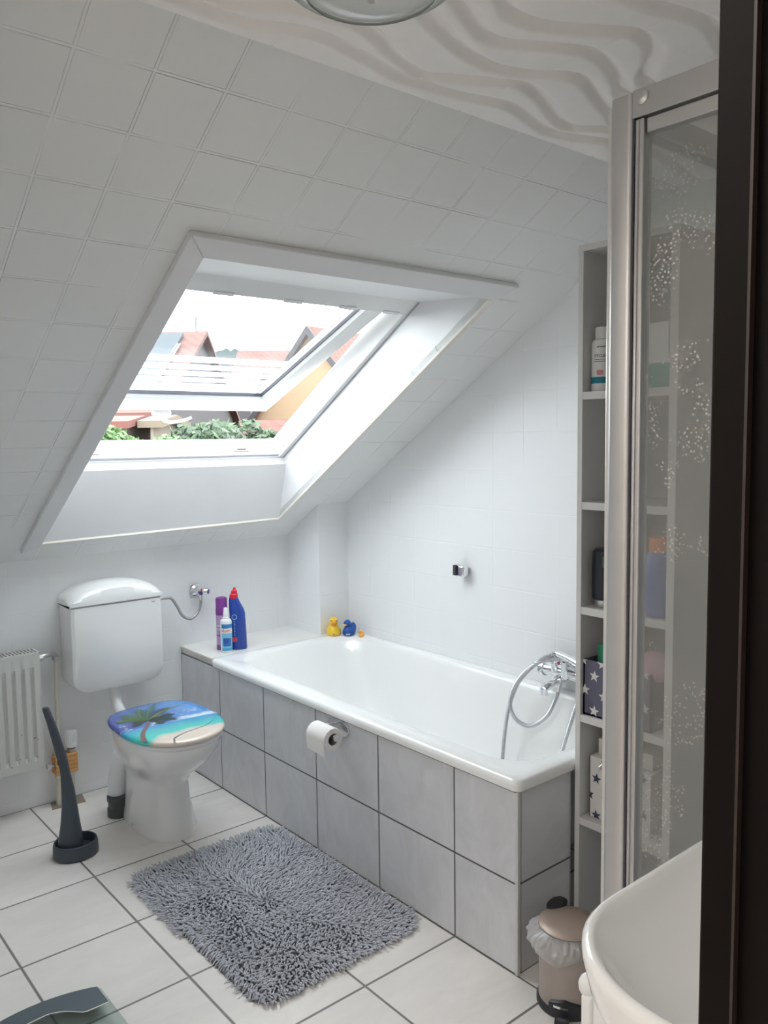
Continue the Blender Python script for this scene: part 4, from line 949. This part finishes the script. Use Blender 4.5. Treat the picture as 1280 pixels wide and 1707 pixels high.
for i, (cx, cy) in enumerate([(.022,.112), (.052,.060), (.022,.008), (.050,.160), (.085,.11), (.0,.062), (.11,.055), (.085,.01), (.14,.11), (.17,.06), (.145,.012), (.11,.16), (.165,.155)]):
    star(s2, Mg, cx, cy, .016, .12*(i % 3-1), .0006, (0, .188, 0, .172))
MB().tube([(g2x-.001, SI-.045, z2-.03), (g2x-.012, SI-.05, z2-.018), (g2x-.002, SI-.06, z2-.006)], .002, 8).build('metal_pull', m_chrome, gb2)
gb3 = thing('white_carton', 'plain white carton lying on top of the white star box', 'carton', (g2x+.1, -2.05, z2))
MB().box((g2x+.025, SI-.19, z2+.0005), (g2x+.15, SI-.022, z2+.045)).build('carton', mat('plain_card', (.6, .59, .57), .6), gb3, bevel=.001)
pk = thing('pink_pouch', 'pale pink pouch seen through the shower glass', 'pouch', (SX+.08, -2.15, SHZ[3]+.16))
MB().sphere((SX+.055, -2.145, SHZ[3]+.162), .045, 18, 12, (1, 1.1, .9)).build('pouch', mat('pink_cloth', lin((190, 150, 165)), .8), pk)

# ================================================================== PEDAL BIN
bc = (.022, -2.072); BR = .074
bn = thing('pedal_bin', 'small rose gold pedal bin on the floor by the bath corner', 'pedal bin', (*bc, 0))
m_rose = mat('rose_metal', (.47, .37, .31), .45, .4, noise_amt=.03); m_bind = mat('bin_black', (.02, .022, .028), .4)
fdir = Vector((CAM.x-bc[0], CAM.y-bc[1], 0)).normalized(); fa = math.atan2(fdir.y, fdir.x)
MB().lathe([(BR-.002, .016), (BR, .018), (BR, .192), (BR-.001, .194)], (*bc, 0), n=48).build('body', mat('bin_body', (.40, .345, .31), .35, .5), bn)
MB().lathe([(BR+.002, 0), (BR+.005, .002), (BR+.005, .014), (BR+.001, .02)], (*bc, 0), n=48).build('base_ring', m_bind, bn)
MB().lathe([(BR-.002, .205), (BR+.001, .2055), (BR+.001, .2085), (BR-.003, .212), (.05, .2165), (.02, .218), (.004, .2183)], (*bc, 0), n=48).build('lid', m_rose, bn)
MB().lathe([(BR-.004, .194), (BR-.004, .206)], (*bc, 0), n=48).build('inner_bucket', m_bind, bn)
hb_ = Vector((*bc, 0)) + Vector((.50, .86, 0)).normalized()*BR*1.05
MB().lathe([(.024, .205), (.030, .207), (.030, .216), (.024, .221), (.005, .222)], hb_, n=24, sx=1.15, sy=.7).build('hinge', m_bind, bn)
pdv = [];
pm = MB()
for k in range(13):
    a = fa - .62 + 1.05*k/12; r0 = BR+.001; hh = .050-.012*abs(k-6)/6
    pdv.append([Vector((bc[0]+r*math.cos(a), bc[1]+r*math.sin(a), z)) for r, z in ((r0, .012), (r0+.006, .012), (r0+.006, hh), (r0, hh+.003))])
pm.loft(pdv).build('pedal_recess', m_bind, bn)
pa = Vector((math.cos(fa-.15), math.sin(fa-.15), 0)); ps = Vector((-pa.y, pa.x, 0)); pc = Vector((*bc, 0))+pa*(BR+.014)
MB().hexa([pc-ps*.018+Vector((0,0,.012)), pc+ps*.018+Vector((0,0,.012)), pc+ps*.016+pa*.032+Vector((0,0,.008)), pc-ps*.016+pa*.032+Vector((0,0,.008)),
           pc-ps*.018+Vector((0,0,.017)), pc+ps*.018+Vector((0,0,.017)), pc+ps*.016+pa*.032+Vector((0,0,.013)), pc-ps*.016+pa*.032+Vector((0,0,.013))]).build('pedal', m_bind, bn, bevel=.002)
arc_patch(BR+.0075, .030, .036, -.45, .0, bc, fdir).build('chrome_slot', m_chrome, bn)
# bin bag overhang
N = NT('bin_bag_film'); tr = N.n('ShaderNodeBsdfTransparent'); dfz = N.n('ShaderNodeBsdfDiffuse'); tz = N.n('ShaderNodeBsdfTranslucent'); gz = N.n('ShaderNodeBsdfGlossy'); gz.inputs['Roughness'].default_value = .3
dfz.inputs[0].default_value = (.85, .84, .85, 1); tz.inputs[0].default_value = (.8, .8, .8, 1)
m1 = N.n('ShaderNodeMixShader'); m2 = N.n('ShaderNodeMixShader'); m3 = N.n('ShaderNodeMixShader'); m1.inputs[0].default_value = .35; m2.inputs[0].default_value = .12; m3.inputs[0].default_value = .55
N.t.links.new(dfz.outputs[0], m1.inputs[1]); N.t.links.new(tz.outputs[0], m1.inputs[2]); N.t.links.new(m1.outputs[0], m2.inputs[1]); N.t.links.new(gz.outputs[0], m2.inputs[2])
N.t.links.new(tr.outputs[0], m3.inputs[1]); N.t.links.new(m2.outputs[0], m3.inputs[2]); N.t.links.new(m3.outputs[0], N.out.inputs[0])
bag = MB(); rings = []
nb_ = 220
for j in range(13):
    t = j/12; ring = []
    for k in range(nb_):
        a = 2*PI*k/nb_; da = ((a-fa+PI) % (2*PI))-PI
        side = max(0, math.cos(da+.9))       # pulled out at the left
        fold = noise.noise(Vector((math.cos(a)*3.2, math.sin(a)*3.2, t*1.6)))*.012 + noise.noise(Vector((math.cos(a)*10, math.sin(a)*10, t*3)))*.010 + abs(noise.noise(Vector((math.cos(a)*22, math.sin(a)*22, t*5))))*.006
        drop = .048 + .020*noise.noise(Vector((math.cos(a)*1.6+5, math.sin(a)*1.6, 0))) + .012*side
        r = BR + .001 + (.006+.020*side)*math.sin(t*PI)**.8 + fold*math.sin(min(1, t*1.3)*PI)**.6 + .003*t
        r = max(r, BR+.0012)
        z = .2045 - drop*t
        ring.append(Vector((bc[0]+r*math.cos(a), bc[1]+r*math.sin(a), z)))
    rings.append(ring)
bag.loft(rings, False, False).build('bin_bag', N.m, bn, sharp=80)

# ================================================================== SHOWER ENCLOSURE
PXs, PYs = -.485, -2.543
HT = 1.925
se = thing('shower_enclosure', 'aluminium framed glass shower enclosure on the right', 'shower enclosure', (-.1, -2.9, 0))
pm = MB().loft([rrect(PXs-.012, PXs+.020, PYs-.03, PYs+.012, .010, 5, z) for z in (.10, HT)])
pm.build('corner_post', m_alu, se, sharp=30)
MB().box((PXs-.006, PYs+.008, .10), (PXs+.014, PYs+.018, HT-.008)).build('wall_bead', mat('light_bead', (.75, .74, .72), .3, .6), se, bevel=.002)
MB().box((PXs-.012, PYs-.0325, .10), (PXs+.015, PYs-.0295, HT-.03)).build('door_seal', m_alud, se)
MB().box((PXs-.011, PYs-.047, .14), (PXs+.012, PYs-.0325, HT-.040)).box((PXs-.014, PYs-.040, .14), (PXs-.010, PYs-.036, HT-.042)).build('door_stile', m_alu, se, bevel=.0015)
MB().box((PXs-.013, YB+.002, HT-.038), (PXs+.016, PYs-.028, HT+.002)).build('top_rail', m_alu, se, bevel=.002)
MB().box((PXs-.008, YB+.03, HT-.062), (PXs+.010, PYs-.050, HT-.041)).build('door_rail', m_alu, se, bevel=.0015)
MB().box((PXs-.013, YB+.002, .10), (PXs+.016, PYs-.028, .138)).build('bottom_rail', m_alu, se, bevel=.002)
MB().lathe([(.010, 0), (.010, .002), (.006, .004)], (PXs-.013, PYs-.045, HT-.012), (-1, 0, 0), 20).build('screw_cap', m_alu, se)
MB().box((PXs+.02, PYs-.018, HT-.04), (XG, PYs+.010, HT)).build('side_top_rail', m_alu, se, bevel=.002)
MB().box((PXs+.02, PYs-.018, .10), (XG, PYs+.010, .135)).build('side_bottom_rail', m_alu, se, bevel=.002)
N = NT('misted_shower_glass'); p = N.n('ShaderNodeTexCoord').outputs['Object']
tr = N.n('ShaderNodeBsdfTransparent'); tr.inputs[0].default_value = (.86, .87, .86, 1); dz = N.n('ShaderNodeBsdfDiffuse'); dz.inputs[0].default_value = (.5, .49, .48, 1); gz = N.n('ShaderNodeBsdfGlossy'); gz.inputs['Roughness'].default_value = .25; gz.inputs[0].default_value = (.8, .8, .8, 1)
rf = N.n('ShaderNodeBsdfRefraction')
haze = N.math('ADD', .08, N.math('MULTIPLY', N.noise(p, 7, 5), .2))
vor = N.n('ShaderNodeTexVoronoi'); vor.inputs['Scale'].default_value = 170; N.t.links.new(p, vor.inputs['Vector'])
drops = N.math('MULTIPLY', N.math('LESS_THAN', vor.outputs['Distance'], .3), N.math('GREATER_THAN', N.noise(p, 11, 3), .56))
m1 = N.n('ShaderNodeMixShader'); m2 = N.n('ShaderNodeMixShader'); m3 = N.n('ShaderNodeMixShader')
N.t.links.new(haze, m1.inputs[0]); N.t.links.new(tr.outputs[0], m1.inputs[1]); N.t.links.new(dz.outputs[0], m1.inputs[2])
N.t.links.new(N.thin(.03, .3), m2.inputs[0]); N.t.links.new(m1.outputs[0], m2.inputs[1]); N.t.links.new(gz.outputs[0], m2.inputs[2])
gd = N.n('ShaderNodeBsdfGlossy'); gd.inputs['Roughness'].default_value = .15; gd.inputs[0].default_value = (.8, .82, .84, 1)
N.t.links.new(N.math('MULTIPLY', drops, .28), m3.inputs[0]); N.t.links.new(m2.outputs[0], m3.inputs[1]); N.t.links.new(gd.outputs[0], m3.inputs[2]); N.t.links.new(m3.outputs[0], N.out.inputs[0])
m_sgl = N.m
MB().box((PXs-.002, YB+.03, .138), (PXs+.002, PYs-.050, HT-.060)).build('door_glass', m_sgl, se)
N = NT('side_glass_clear'); tr = N.n('ShaderNodeBsdfTransparent'); tr.inputs[0].default_value = (.9, .91, .91, 1); gz = N.n('ShaderNodeBsdfGlossy'); gz.inputs['Roughness'].default_value = .1
m1 = N.n('ShaderNodeMixShader'); N.t.links.new(N.thin(.02, .3), m1.inputs[0]); N.t.links.new(tr.outputs[0], m1.inputs[1]); N.t.links.new(gz.outputs[0], m1.inputs[2]); N.t.links.new(m1.outputs[0], N.out.inputs[0])
MB().box((PXs+.021, PYs-.006, .135), (XG, PYs-.002, HT-.04)).build('side_glass', N.m, se)
MB().loft([rrect(PXs-.014, XG-.002, YB+.002, PYs+.02, .03, 6, z) for z in (0.0, .095)] + [rrect(PXs+.03, XG-.03, YB+.04, PYs-.04, .05, 6, z) for z in (.10, .05)]).build('shower_tray', m_cer, se, sharp=40)

# ================================================================== WASHBASIN AND CABINET
wbn = thing('washbasin', 'white ceramic washbasin at the lower right corner', 'washbasin', (-.69, -2.97, .7))
def bring(x0, x1, y0, y1, r, z, n=12):
    out = []
    for cx, cy, a, q in ((x1-.03, y1-.03, 0, .03), (x0+r, y1-r, 90, r), (x0+.03, y0+.03, 180, .03), (x1-.03, y0+.03, 270, .03)):
        for k in range(n+1):
            t = math.radians(a+90*k/n); out.append(Vector((cx+q*math.cos(t), cy+q*math.sin(t), z)))
    return out
BX0, BX1, BY0, BY1 = -.912, -.502, YB+.004, -2.722
rb_ = [bring(-.80,-.60,-3.24,-2.90,.06,.705), bring(-.845,-.56,-3.243,-2.83,.09,.72), bring(-.885,-.52,YB+.004,-2.765,.12,.755), bring(-.905,-.506,YB+.004,-2.735,.14,.81), bring(BX0,BX1,BY0,BY1,.155,.845), bring(BX0,BX1,BY0,BY1,.155,.853), bring(BX0+.004,BX1-.004,BY0,BY1-.004,.153,.858),
       bring(BX0+.008,BX1-.010,BY0+.002,BY1-.008,.15,.860), bring(BX0+.013,BX1-.019,BY0+.07,BY1-.013,.145,.858), bring(BX0+.018,BX1-.025,BY0+.085,BY1-.018,.14,.850), bring(BX0+.045,BX1-.045,BY0+.10,BY1-.045,.13,.80), bring(BX0+.08,BX1-.08,BY0+.13,BY1-.08,.12,.74), bring(BX0+.14,BX1-.14,BY0+.2,BY1-.14,.07,.72)]
MB().loft(rb_).build('basin', m_cer, wbn, sharp=60)
MB().lathe([(.022, 0), (.022, .003), (.015, .005)], (-.69, -2.97, .7205)).build('drain', m_chrome, wbn)
MB().lathe([(.024, 0), (.022, .01), (.02, .07), (.02, .11), (.012, .115)], (-.69, -3.215, .862)).tube(crom([(-.69,-3.215,.93), (-.69,-3.16,.945), (-.69,-3.10,.935)], 5), .013, 14).build('tap', m_chrome, wbn)
vc = thing('vanity_cabinet', 'white cabinet standing under the washbasin', 'cabinet', (-.6, -2.95, 0))
CXa, CYa = -.742, -2.672
MB().box((CXa+.006, YB+.005, .08), (-.505, CYa-.006, .700)).build('carcass', m_wplast, vc, bevel=.003)
MB().box((CXa, CYa-.016, .09), (-.505, CYa+.000, .696)).build('door', m_wplast, vc, bevel=.004)
MB().sphere((CXa+.012, CYa-.004, .704), .013, 18, 12, (1, 1, 1.25)).build('corner_cap', m_wplast, vc)
MB().box((CXa+.03, YB+.02, 0), (-.515, CYa-.04, .08)).build('plinth', m_wplast, vc)

# ================================================================== CEILING LAMP
lc = (-.835, -2.382)
lp = thing('ceiling_lamp', 'round glass ceiling lamp at the top of the picture', 'lamp', (*lc, ZC-.1))
N = NT('lamp_glass'); N.base((.55, .58, .56)); N.b.inputs['Roughness'].default_value = .12; N.b.inputs['Alpha'].default_value = .62; N.b.inputs['Coat Weight'].default_value = .6
MB().lathe([(.10, .080), (.118, .060), (.1235, .042), (.122, .032), (.116, .026), (.105, .024), (.098, .022), (.088, .012), (.06, .003), (.03, 0), (.005, 0)], (*lc, ZC-.144), n=56, cap=False).build('glass_shade', N.m, lp, sharp=60)
MB().lathe([(.118, .0285), (.121, .030), (.1215, .034), (.120, .0355)], (*lc, ZC-.145), n=56, cap=False).lathe([(.092, .014), (.099, .020), (.0985, .0225), (.0965, .0215)], (*lc, ZC-.1455), n=56, cap=False).build('glass_rim', mat('rim_glass', (.8, .86, .83), .1), lp)
MB().lathe([(.08, .0), (.085, .004), (.085, .088)], (*lc, ZC-.09), n=40).build('ceiling_plate', m_steel, lp)

# ================================================================== OUTSIDE
GZ = -5.5
def at(px, py, D):
    v = fw + r2*((px-640)/FPX) - u2*((py-853.5)/FPX); return CAM + v*D
N = NT('outdoor_grass'); p = N.pos(); N.base(N.mix(N.noise(p, .6, 5), (.03, .045, .02), (.05, .055, .035))); N.b.inputs['Roughness'].default_value = .9
tag(MB().add([(-150,6,GZ),(400,6,GZ),(400,420,GZ),(-150,420,GZ)], [(0,1,2,3)]).build('ground', N.m), kind='structure')
def roof_mat(name, c1, c2, cs_=.30, along=(0, 0, 1), across=(1, 0, 0), sx_=.25):
    N = NT(name); p = N.pos()
    v = N.math('FRACT', N.math('DIVIDE', N.dot(p, along), cs_)); u = N.math('FRACT', N.math('DIVIDE', N.dot(p, across), sx_))
    dark = N.math('LESS_THAN', v, .16); tint = N.noise(p, 1.2, 4)
    base = N.mix(tint, c1, c2); N.base(N.mix(N.math('MULTIPLY', dark, .35), base, tuple(x*.6 for x in c1))); N.b.inputs['Roughness'].default_value = .85
    N.bump(N.math('ADD', N.math('ABSOLUTE', N.math('SUBTRACT', u, .5)), v), .6, .04); return N.m
m_red = roof_mat('red_roof_tiles', (.10, .046, .037), (.125, .064, .053), .32)
m_red2 = roof_mat('brick_roof_tiles', (.085, .034, .026), (.105, .047, .037), .12, sx_=.2)
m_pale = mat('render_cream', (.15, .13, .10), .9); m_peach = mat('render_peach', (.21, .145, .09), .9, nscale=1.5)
m_grey = mat('render_grey', (.08, .08, .085), .9); m_dwin = mat('dark_window', (.06, .07, .09), .2)
RT = Vector((r2.x, r2.y, 0)).normalized(); AW = Vector((fw.x, fw.y, 0)).normalized()
def house(name, label, ridge_l, ridge_r, run, drop, base, wall_m, roof_m, overhang=.25, angle=0):
    """gabled house: ridge from ridge_l to ridge_r, roof falls 'drop' over 'run' on both sides"""
    rl, rr_ = Vector(ridge_l), Vector(ridge_r); z = (rl.z+rr_.z)/2; rl.z = rr_.z = z
    ax = (rr_-rl).normalized(); pr_ = Vector((ax.y, -ax.x, 0))
    if pr_.dot(AW) > 0: pr_ = -pr_          # towards the viewer
    c = (rl+rr_)/2; t = thing(name, label, 'house', (c.x, c.y, base))
    ze = z-drop; w = MB()
    P = [rl+ax*.2, rr_-ax*.2]
    poly = []
    for q in P: poly.append([q+pr_*run*.95-Vector((0,0,z-base)), q+pr_*run*.95-Vector((0,0,drop*.95+.05)), q-Vector((0,0,.08)), q-pr_*run*.95-Vector((0,0,drop*.95+.05)), q-pr_*run*.95-Vector((0,0,z-base))])
    w.loft(poly); w.build('walls', wall_m, t)
    for sgn_ in (1, -1):
        a, b = rl, rr_; ea, eb = rl+pr_*run*sgn_*1.05-Vector((0,0,drop*1.05)), rr_+pr_*run*sgn_*1.05-Vector((0,0,drop*1.05)); th_ = Vector((0,0,.12))
        MB().hexa([a, b, eb, ea, a-th_, b-th_, eb-th_, ea-th_]).build('roof', roof_m, t)
    return t, ax, pr_
# A: red roof with solar panels, on the left
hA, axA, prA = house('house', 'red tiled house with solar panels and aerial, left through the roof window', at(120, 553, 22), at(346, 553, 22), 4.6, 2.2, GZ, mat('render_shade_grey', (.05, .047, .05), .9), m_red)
rA = at(346, 553, 22); lA = at(120, 553, 22)
def onA(u, d, lift=.06): return rA*(1-u)+lA*u + prA*(4.6*d) - Vector((0, 0, 2.2*d-lift))
m_sol = mat('solar_panel', (.07, .08, .088), .8, spec=.1, noise_amt=.02, nscale=2)
for (d0, d1) in ((.09, .47), (.48, .86)):
    q = [onA(.15, d0), onA(.60, d0), onA(.60, d1), onA(.15, d1)]
    MB().hexa(q+[v+Vector((0,0,.06)) for v in q]).build('solar_panel', m_sol, hA)
ld = MB()
for u in (.13, .148): ld.tube([onA(u, .25, .1), onA(u, .8, .1)], .025, 6)
for k in range(8): ld.tube([onA(.13, .27+k*.07, .1), onA(.148, .27+k*.07, .1)], .02, 6)
ld.build('roof_ladder', mat('white_ladder', (.15, .15, .15), .5), hA)
an = at(327, 553, 22.1); MB().cyl(an, an+Vector((0,0,.42)), .02, 6).box((an.x-.12, an.y-.01, an.z+.26), (an.x+.12, an.y+.01, an.z+.28)).build('aerial', m_grey, hA)
# B: lower red roof in the middle distance
house('house', 'long low red tiled roof in the middle distance', at(396, 583, 46), at(575, 584, 46), 5, 3.4, GZ, m_pale, m_red)
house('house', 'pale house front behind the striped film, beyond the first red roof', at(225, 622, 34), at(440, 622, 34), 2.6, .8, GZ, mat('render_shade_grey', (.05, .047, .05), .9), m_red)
# C: peach gable at the right, its gable end towards us
apx = at(517, 554, 20)
axC = (AW*.80 + RT*.60).normalized()
tC = thing('house', 'peach rendered gable house at the right edge of the window', 'house', (apx.x, apx.y, GZ))
lft = Vector((-axC.y, axC.x, 0)); lft = lft if lft.dot(RT) < 0 else -lft
wl = MB(); run = 3.4; drop = 3.6
G = [apx+lft*run-Vector((0,0,drop)), apx, apx-lft*run-Vector((0,0,drop)), apx-lft*run-Vector((0,0,apx.z-GZ)), apx+lft*run-Vector((0,0,apx.z-GZ))]
wl.loft([G, [g+axC*9 for g in G]]).build('walls', m_peach, tC)
for s_ in (1, -1):
    a = apx-axC*.12+Vector((0,0,.15)); e = a+lft*s_*run*1.04-Vector((0,0,drop*1.04)); th_ = Vector((0,0,.16))
    MB().hexa([a, a+axC*9, e+axC*9, e, a-th_, a+axC*9-th_, e+axC*9-th_, e-th_]).build('roof', m_red2 if s_ < 0 else m_red, tC)
    MB().hexa([a-axC*.03, a, e, e-axC*.03, a-axC*.03-th_*1.3, a-th_*1.3, e-th_*1.3, e-axC*.03-th_*1.3]).build('verge_board', mat('dark_verge', (.04, .038, .042), .8), tC)
# lower neighbours seen under the sash
house('outbuilding', 'low shed with orange red roof at the left below the open sash', at(100, 693, 15), at(243, 694, 15), 1.0, .12, GZ, m_pale, mat('bright_red_roof', (.09, .028, .02), .8))[0]['category'] = 'outbuilding'
house('outbuilding', 'cream outbuilding below the open sash, behind the trees', at(256, 692, 15.4), at(296, 692, 15.4), 1.0, .12, GZ, m_pale, mat('cream_roof', (.10, .08, .055), .8))[0]['category'] = 'outbuilding'
house('outbuilding', 'brick red tiled roof at the bottom right of the window, beside the tree', at(400, 698, 15.4), at(560, 701, 15.4), 1.6, .95, GZ, m_pale, m_red2)[0]['category'] = 'outbuilding'
# hills
hm = MB(); c0 = at(100, 600, 300); hv = []
for i in range(90):
    t = i/89; px = 40+640*t; z = 26 + 10*math.exp(-((px-375)/60)**2) + 1.3*noise.noise(Vector((i*.9, 0, 0))) + .8*noise.noise(Vector((i*2.9, 4, 0)))
    b = at(px, 700, 300); hv.append([Vector((b.x, b.y, GZ)), Vector((b.x, b.y, z)) + AW*12, Vector((b.x, b.y, z-3)) + AW*60, Vector((b.x, b.y, GZ))+AW*90])
hm.loft(hv, False, False, closed=False)
tag(hm.build('hills', mat('hazy_wooded_hill', (.05, .065, .065), .95, noise_amt=.12, nscale=.15)), kind='structure')  # distance haze is put into the bluish base colour
# trees
def leaf_mat(name, a, b):
    N = NT(name); at2 = N.n('ShaderNodeAttribute'); at2.attribute_name = 'tone'; at2.attribute_type = 'GEOMETRY'
    N.base(N.mix(at2.outputs['Fac'], a, b)); N.b.inputs['Roughness'].default_value = .6; return N.m
m_leafd = leaf_mat('dark_leaves', (.012, .032, .012), (.04, .075, .032)); m_leafl = leaf_mat('light_leaves', (.03, .08, .015), (.07, .13, .04))
m_bark = mat('bark', (.12, .09, .07), .9)
def tree(label, c, r, m, n=5200, ls=.085, rz=1.0):
    t = thing('tree', label, 'tree', (c.x, c.y, GZ), 'garden trees')
    MB().tube([(c.x, c.y, GZ), (c.x+.05, c.y, c.z-r*.5), (c.x, c.y, c.z+r*.3)], lambda q: .16-.11*q, 10).build('trunk', m_bark, t)
    blobs = [(c + Vector((random.uniform(-1, 1)*r*.62, random.uniform(-1, 1)*r*.62, random.uniform(-.8, .55)*r*rz)), r*random.uniform(.28, .5)) for _ in range(16)]
    V, F, T = [], [], []
    for i in range(n):
        bc_, br_ = random.choice(blobs); d = Vector((random.gauss(0,1), random.gauss(0,1), random.gauss(0,1))).normalized()
        p = bc_ + d*br_*random.uniform(.65, 1.05); a = Vector((random.gauss(0,1), random.gauss(0,1), random.gauss(0,1))).normalized(); b = a.orthogonal().normalized(); s_ = ls*random.uniform(.6, 1.2)
        p -= Vector((c.x, c.y, GZ)); k = len(V); tn = random.random()
        V += [tuple(p-a*s_), tuple(p+b*s_*.45), tuple(p+a*s_), tuple(p-b*s_*.45)]; F.append((k, k+1, k+2, k+3)); T += [tn]*4
    me = bpy.data.meshes.new('foliage'); me.from_pydata(V, [], F); me.materials.append(m)
    a = me.attributes.new('tone', 'FLOAT', 'POINT'); a.data.foreach_set('value', T)
    o = bpy.data.objects.new('foliage', me); COL.objects.link(o); o.parent = t
    return t
def ta(px, py, D, r): q = at(px, py, D); q.z -= r; return q
tree('round dark green tree in the middle below the sash', ta(335, 695, 12, .75), .78, m_leafd)
tree('dark green tree right of the middle one, before the brick red roof', ta(395, 697, 12.5, .7), .72, m_leafd)
tree('light green bushy tree at the left below the sash', ta(200, 704, 11, .55), .55, m_leafl, 4200, .07)
tree('small pale green tree between the light and dark trees', ta(262, 715, 11.5, .45), .42, m_leafl, 2600, .06)
tree('darker tree at the far left edge of the window', ta(172, 700, 11.3, .5), .42, m_leafd, 2600, .06)
tree('dark shrub in front of the brick red roof', ta(445, 705, 13, .5), .42, m_leafd, 2600, .06)

# prints, labels and trims belong to the piece they sit on
host = {'bottle': ('label', 'label_band', 'label_white_swoosh', 'label_panel', 'label_lettering', 'label_squares', 'pale_marks', 'red_badge', 'teal_stripe', 'lettering', 'pink_mark', 'green_mark'),
        'can': ('pale_label', 'purple_band'), 'box_shell': ('star', 'dark_edge', 'metal_pull'), 'thermostat_head': ('thermostat_cap', 'thermostat_ribs', 'thermostat_ring'),
        'valve_knob': ('blue_cap',), 'front_panel': ('paint_chip',), 'tank': ('maker_mark',), 'pan': ('bolt_cap',), 'lid_': ()}
for t in [o for o in SC.objects if o.parent is None and o.type == 'EMPTY']:
    kids = list(t.children)
    for hn, names in host.items():
        h = next((k for k in kids if k.name.split('.')[0] == hn), None)
        if h is not None:
            for k in kids:
                if k.name.split('.')[0] in names: k.parent = h
for o in list(SC.objects):
    if '_loc' in o.keys(): del o['_loc']
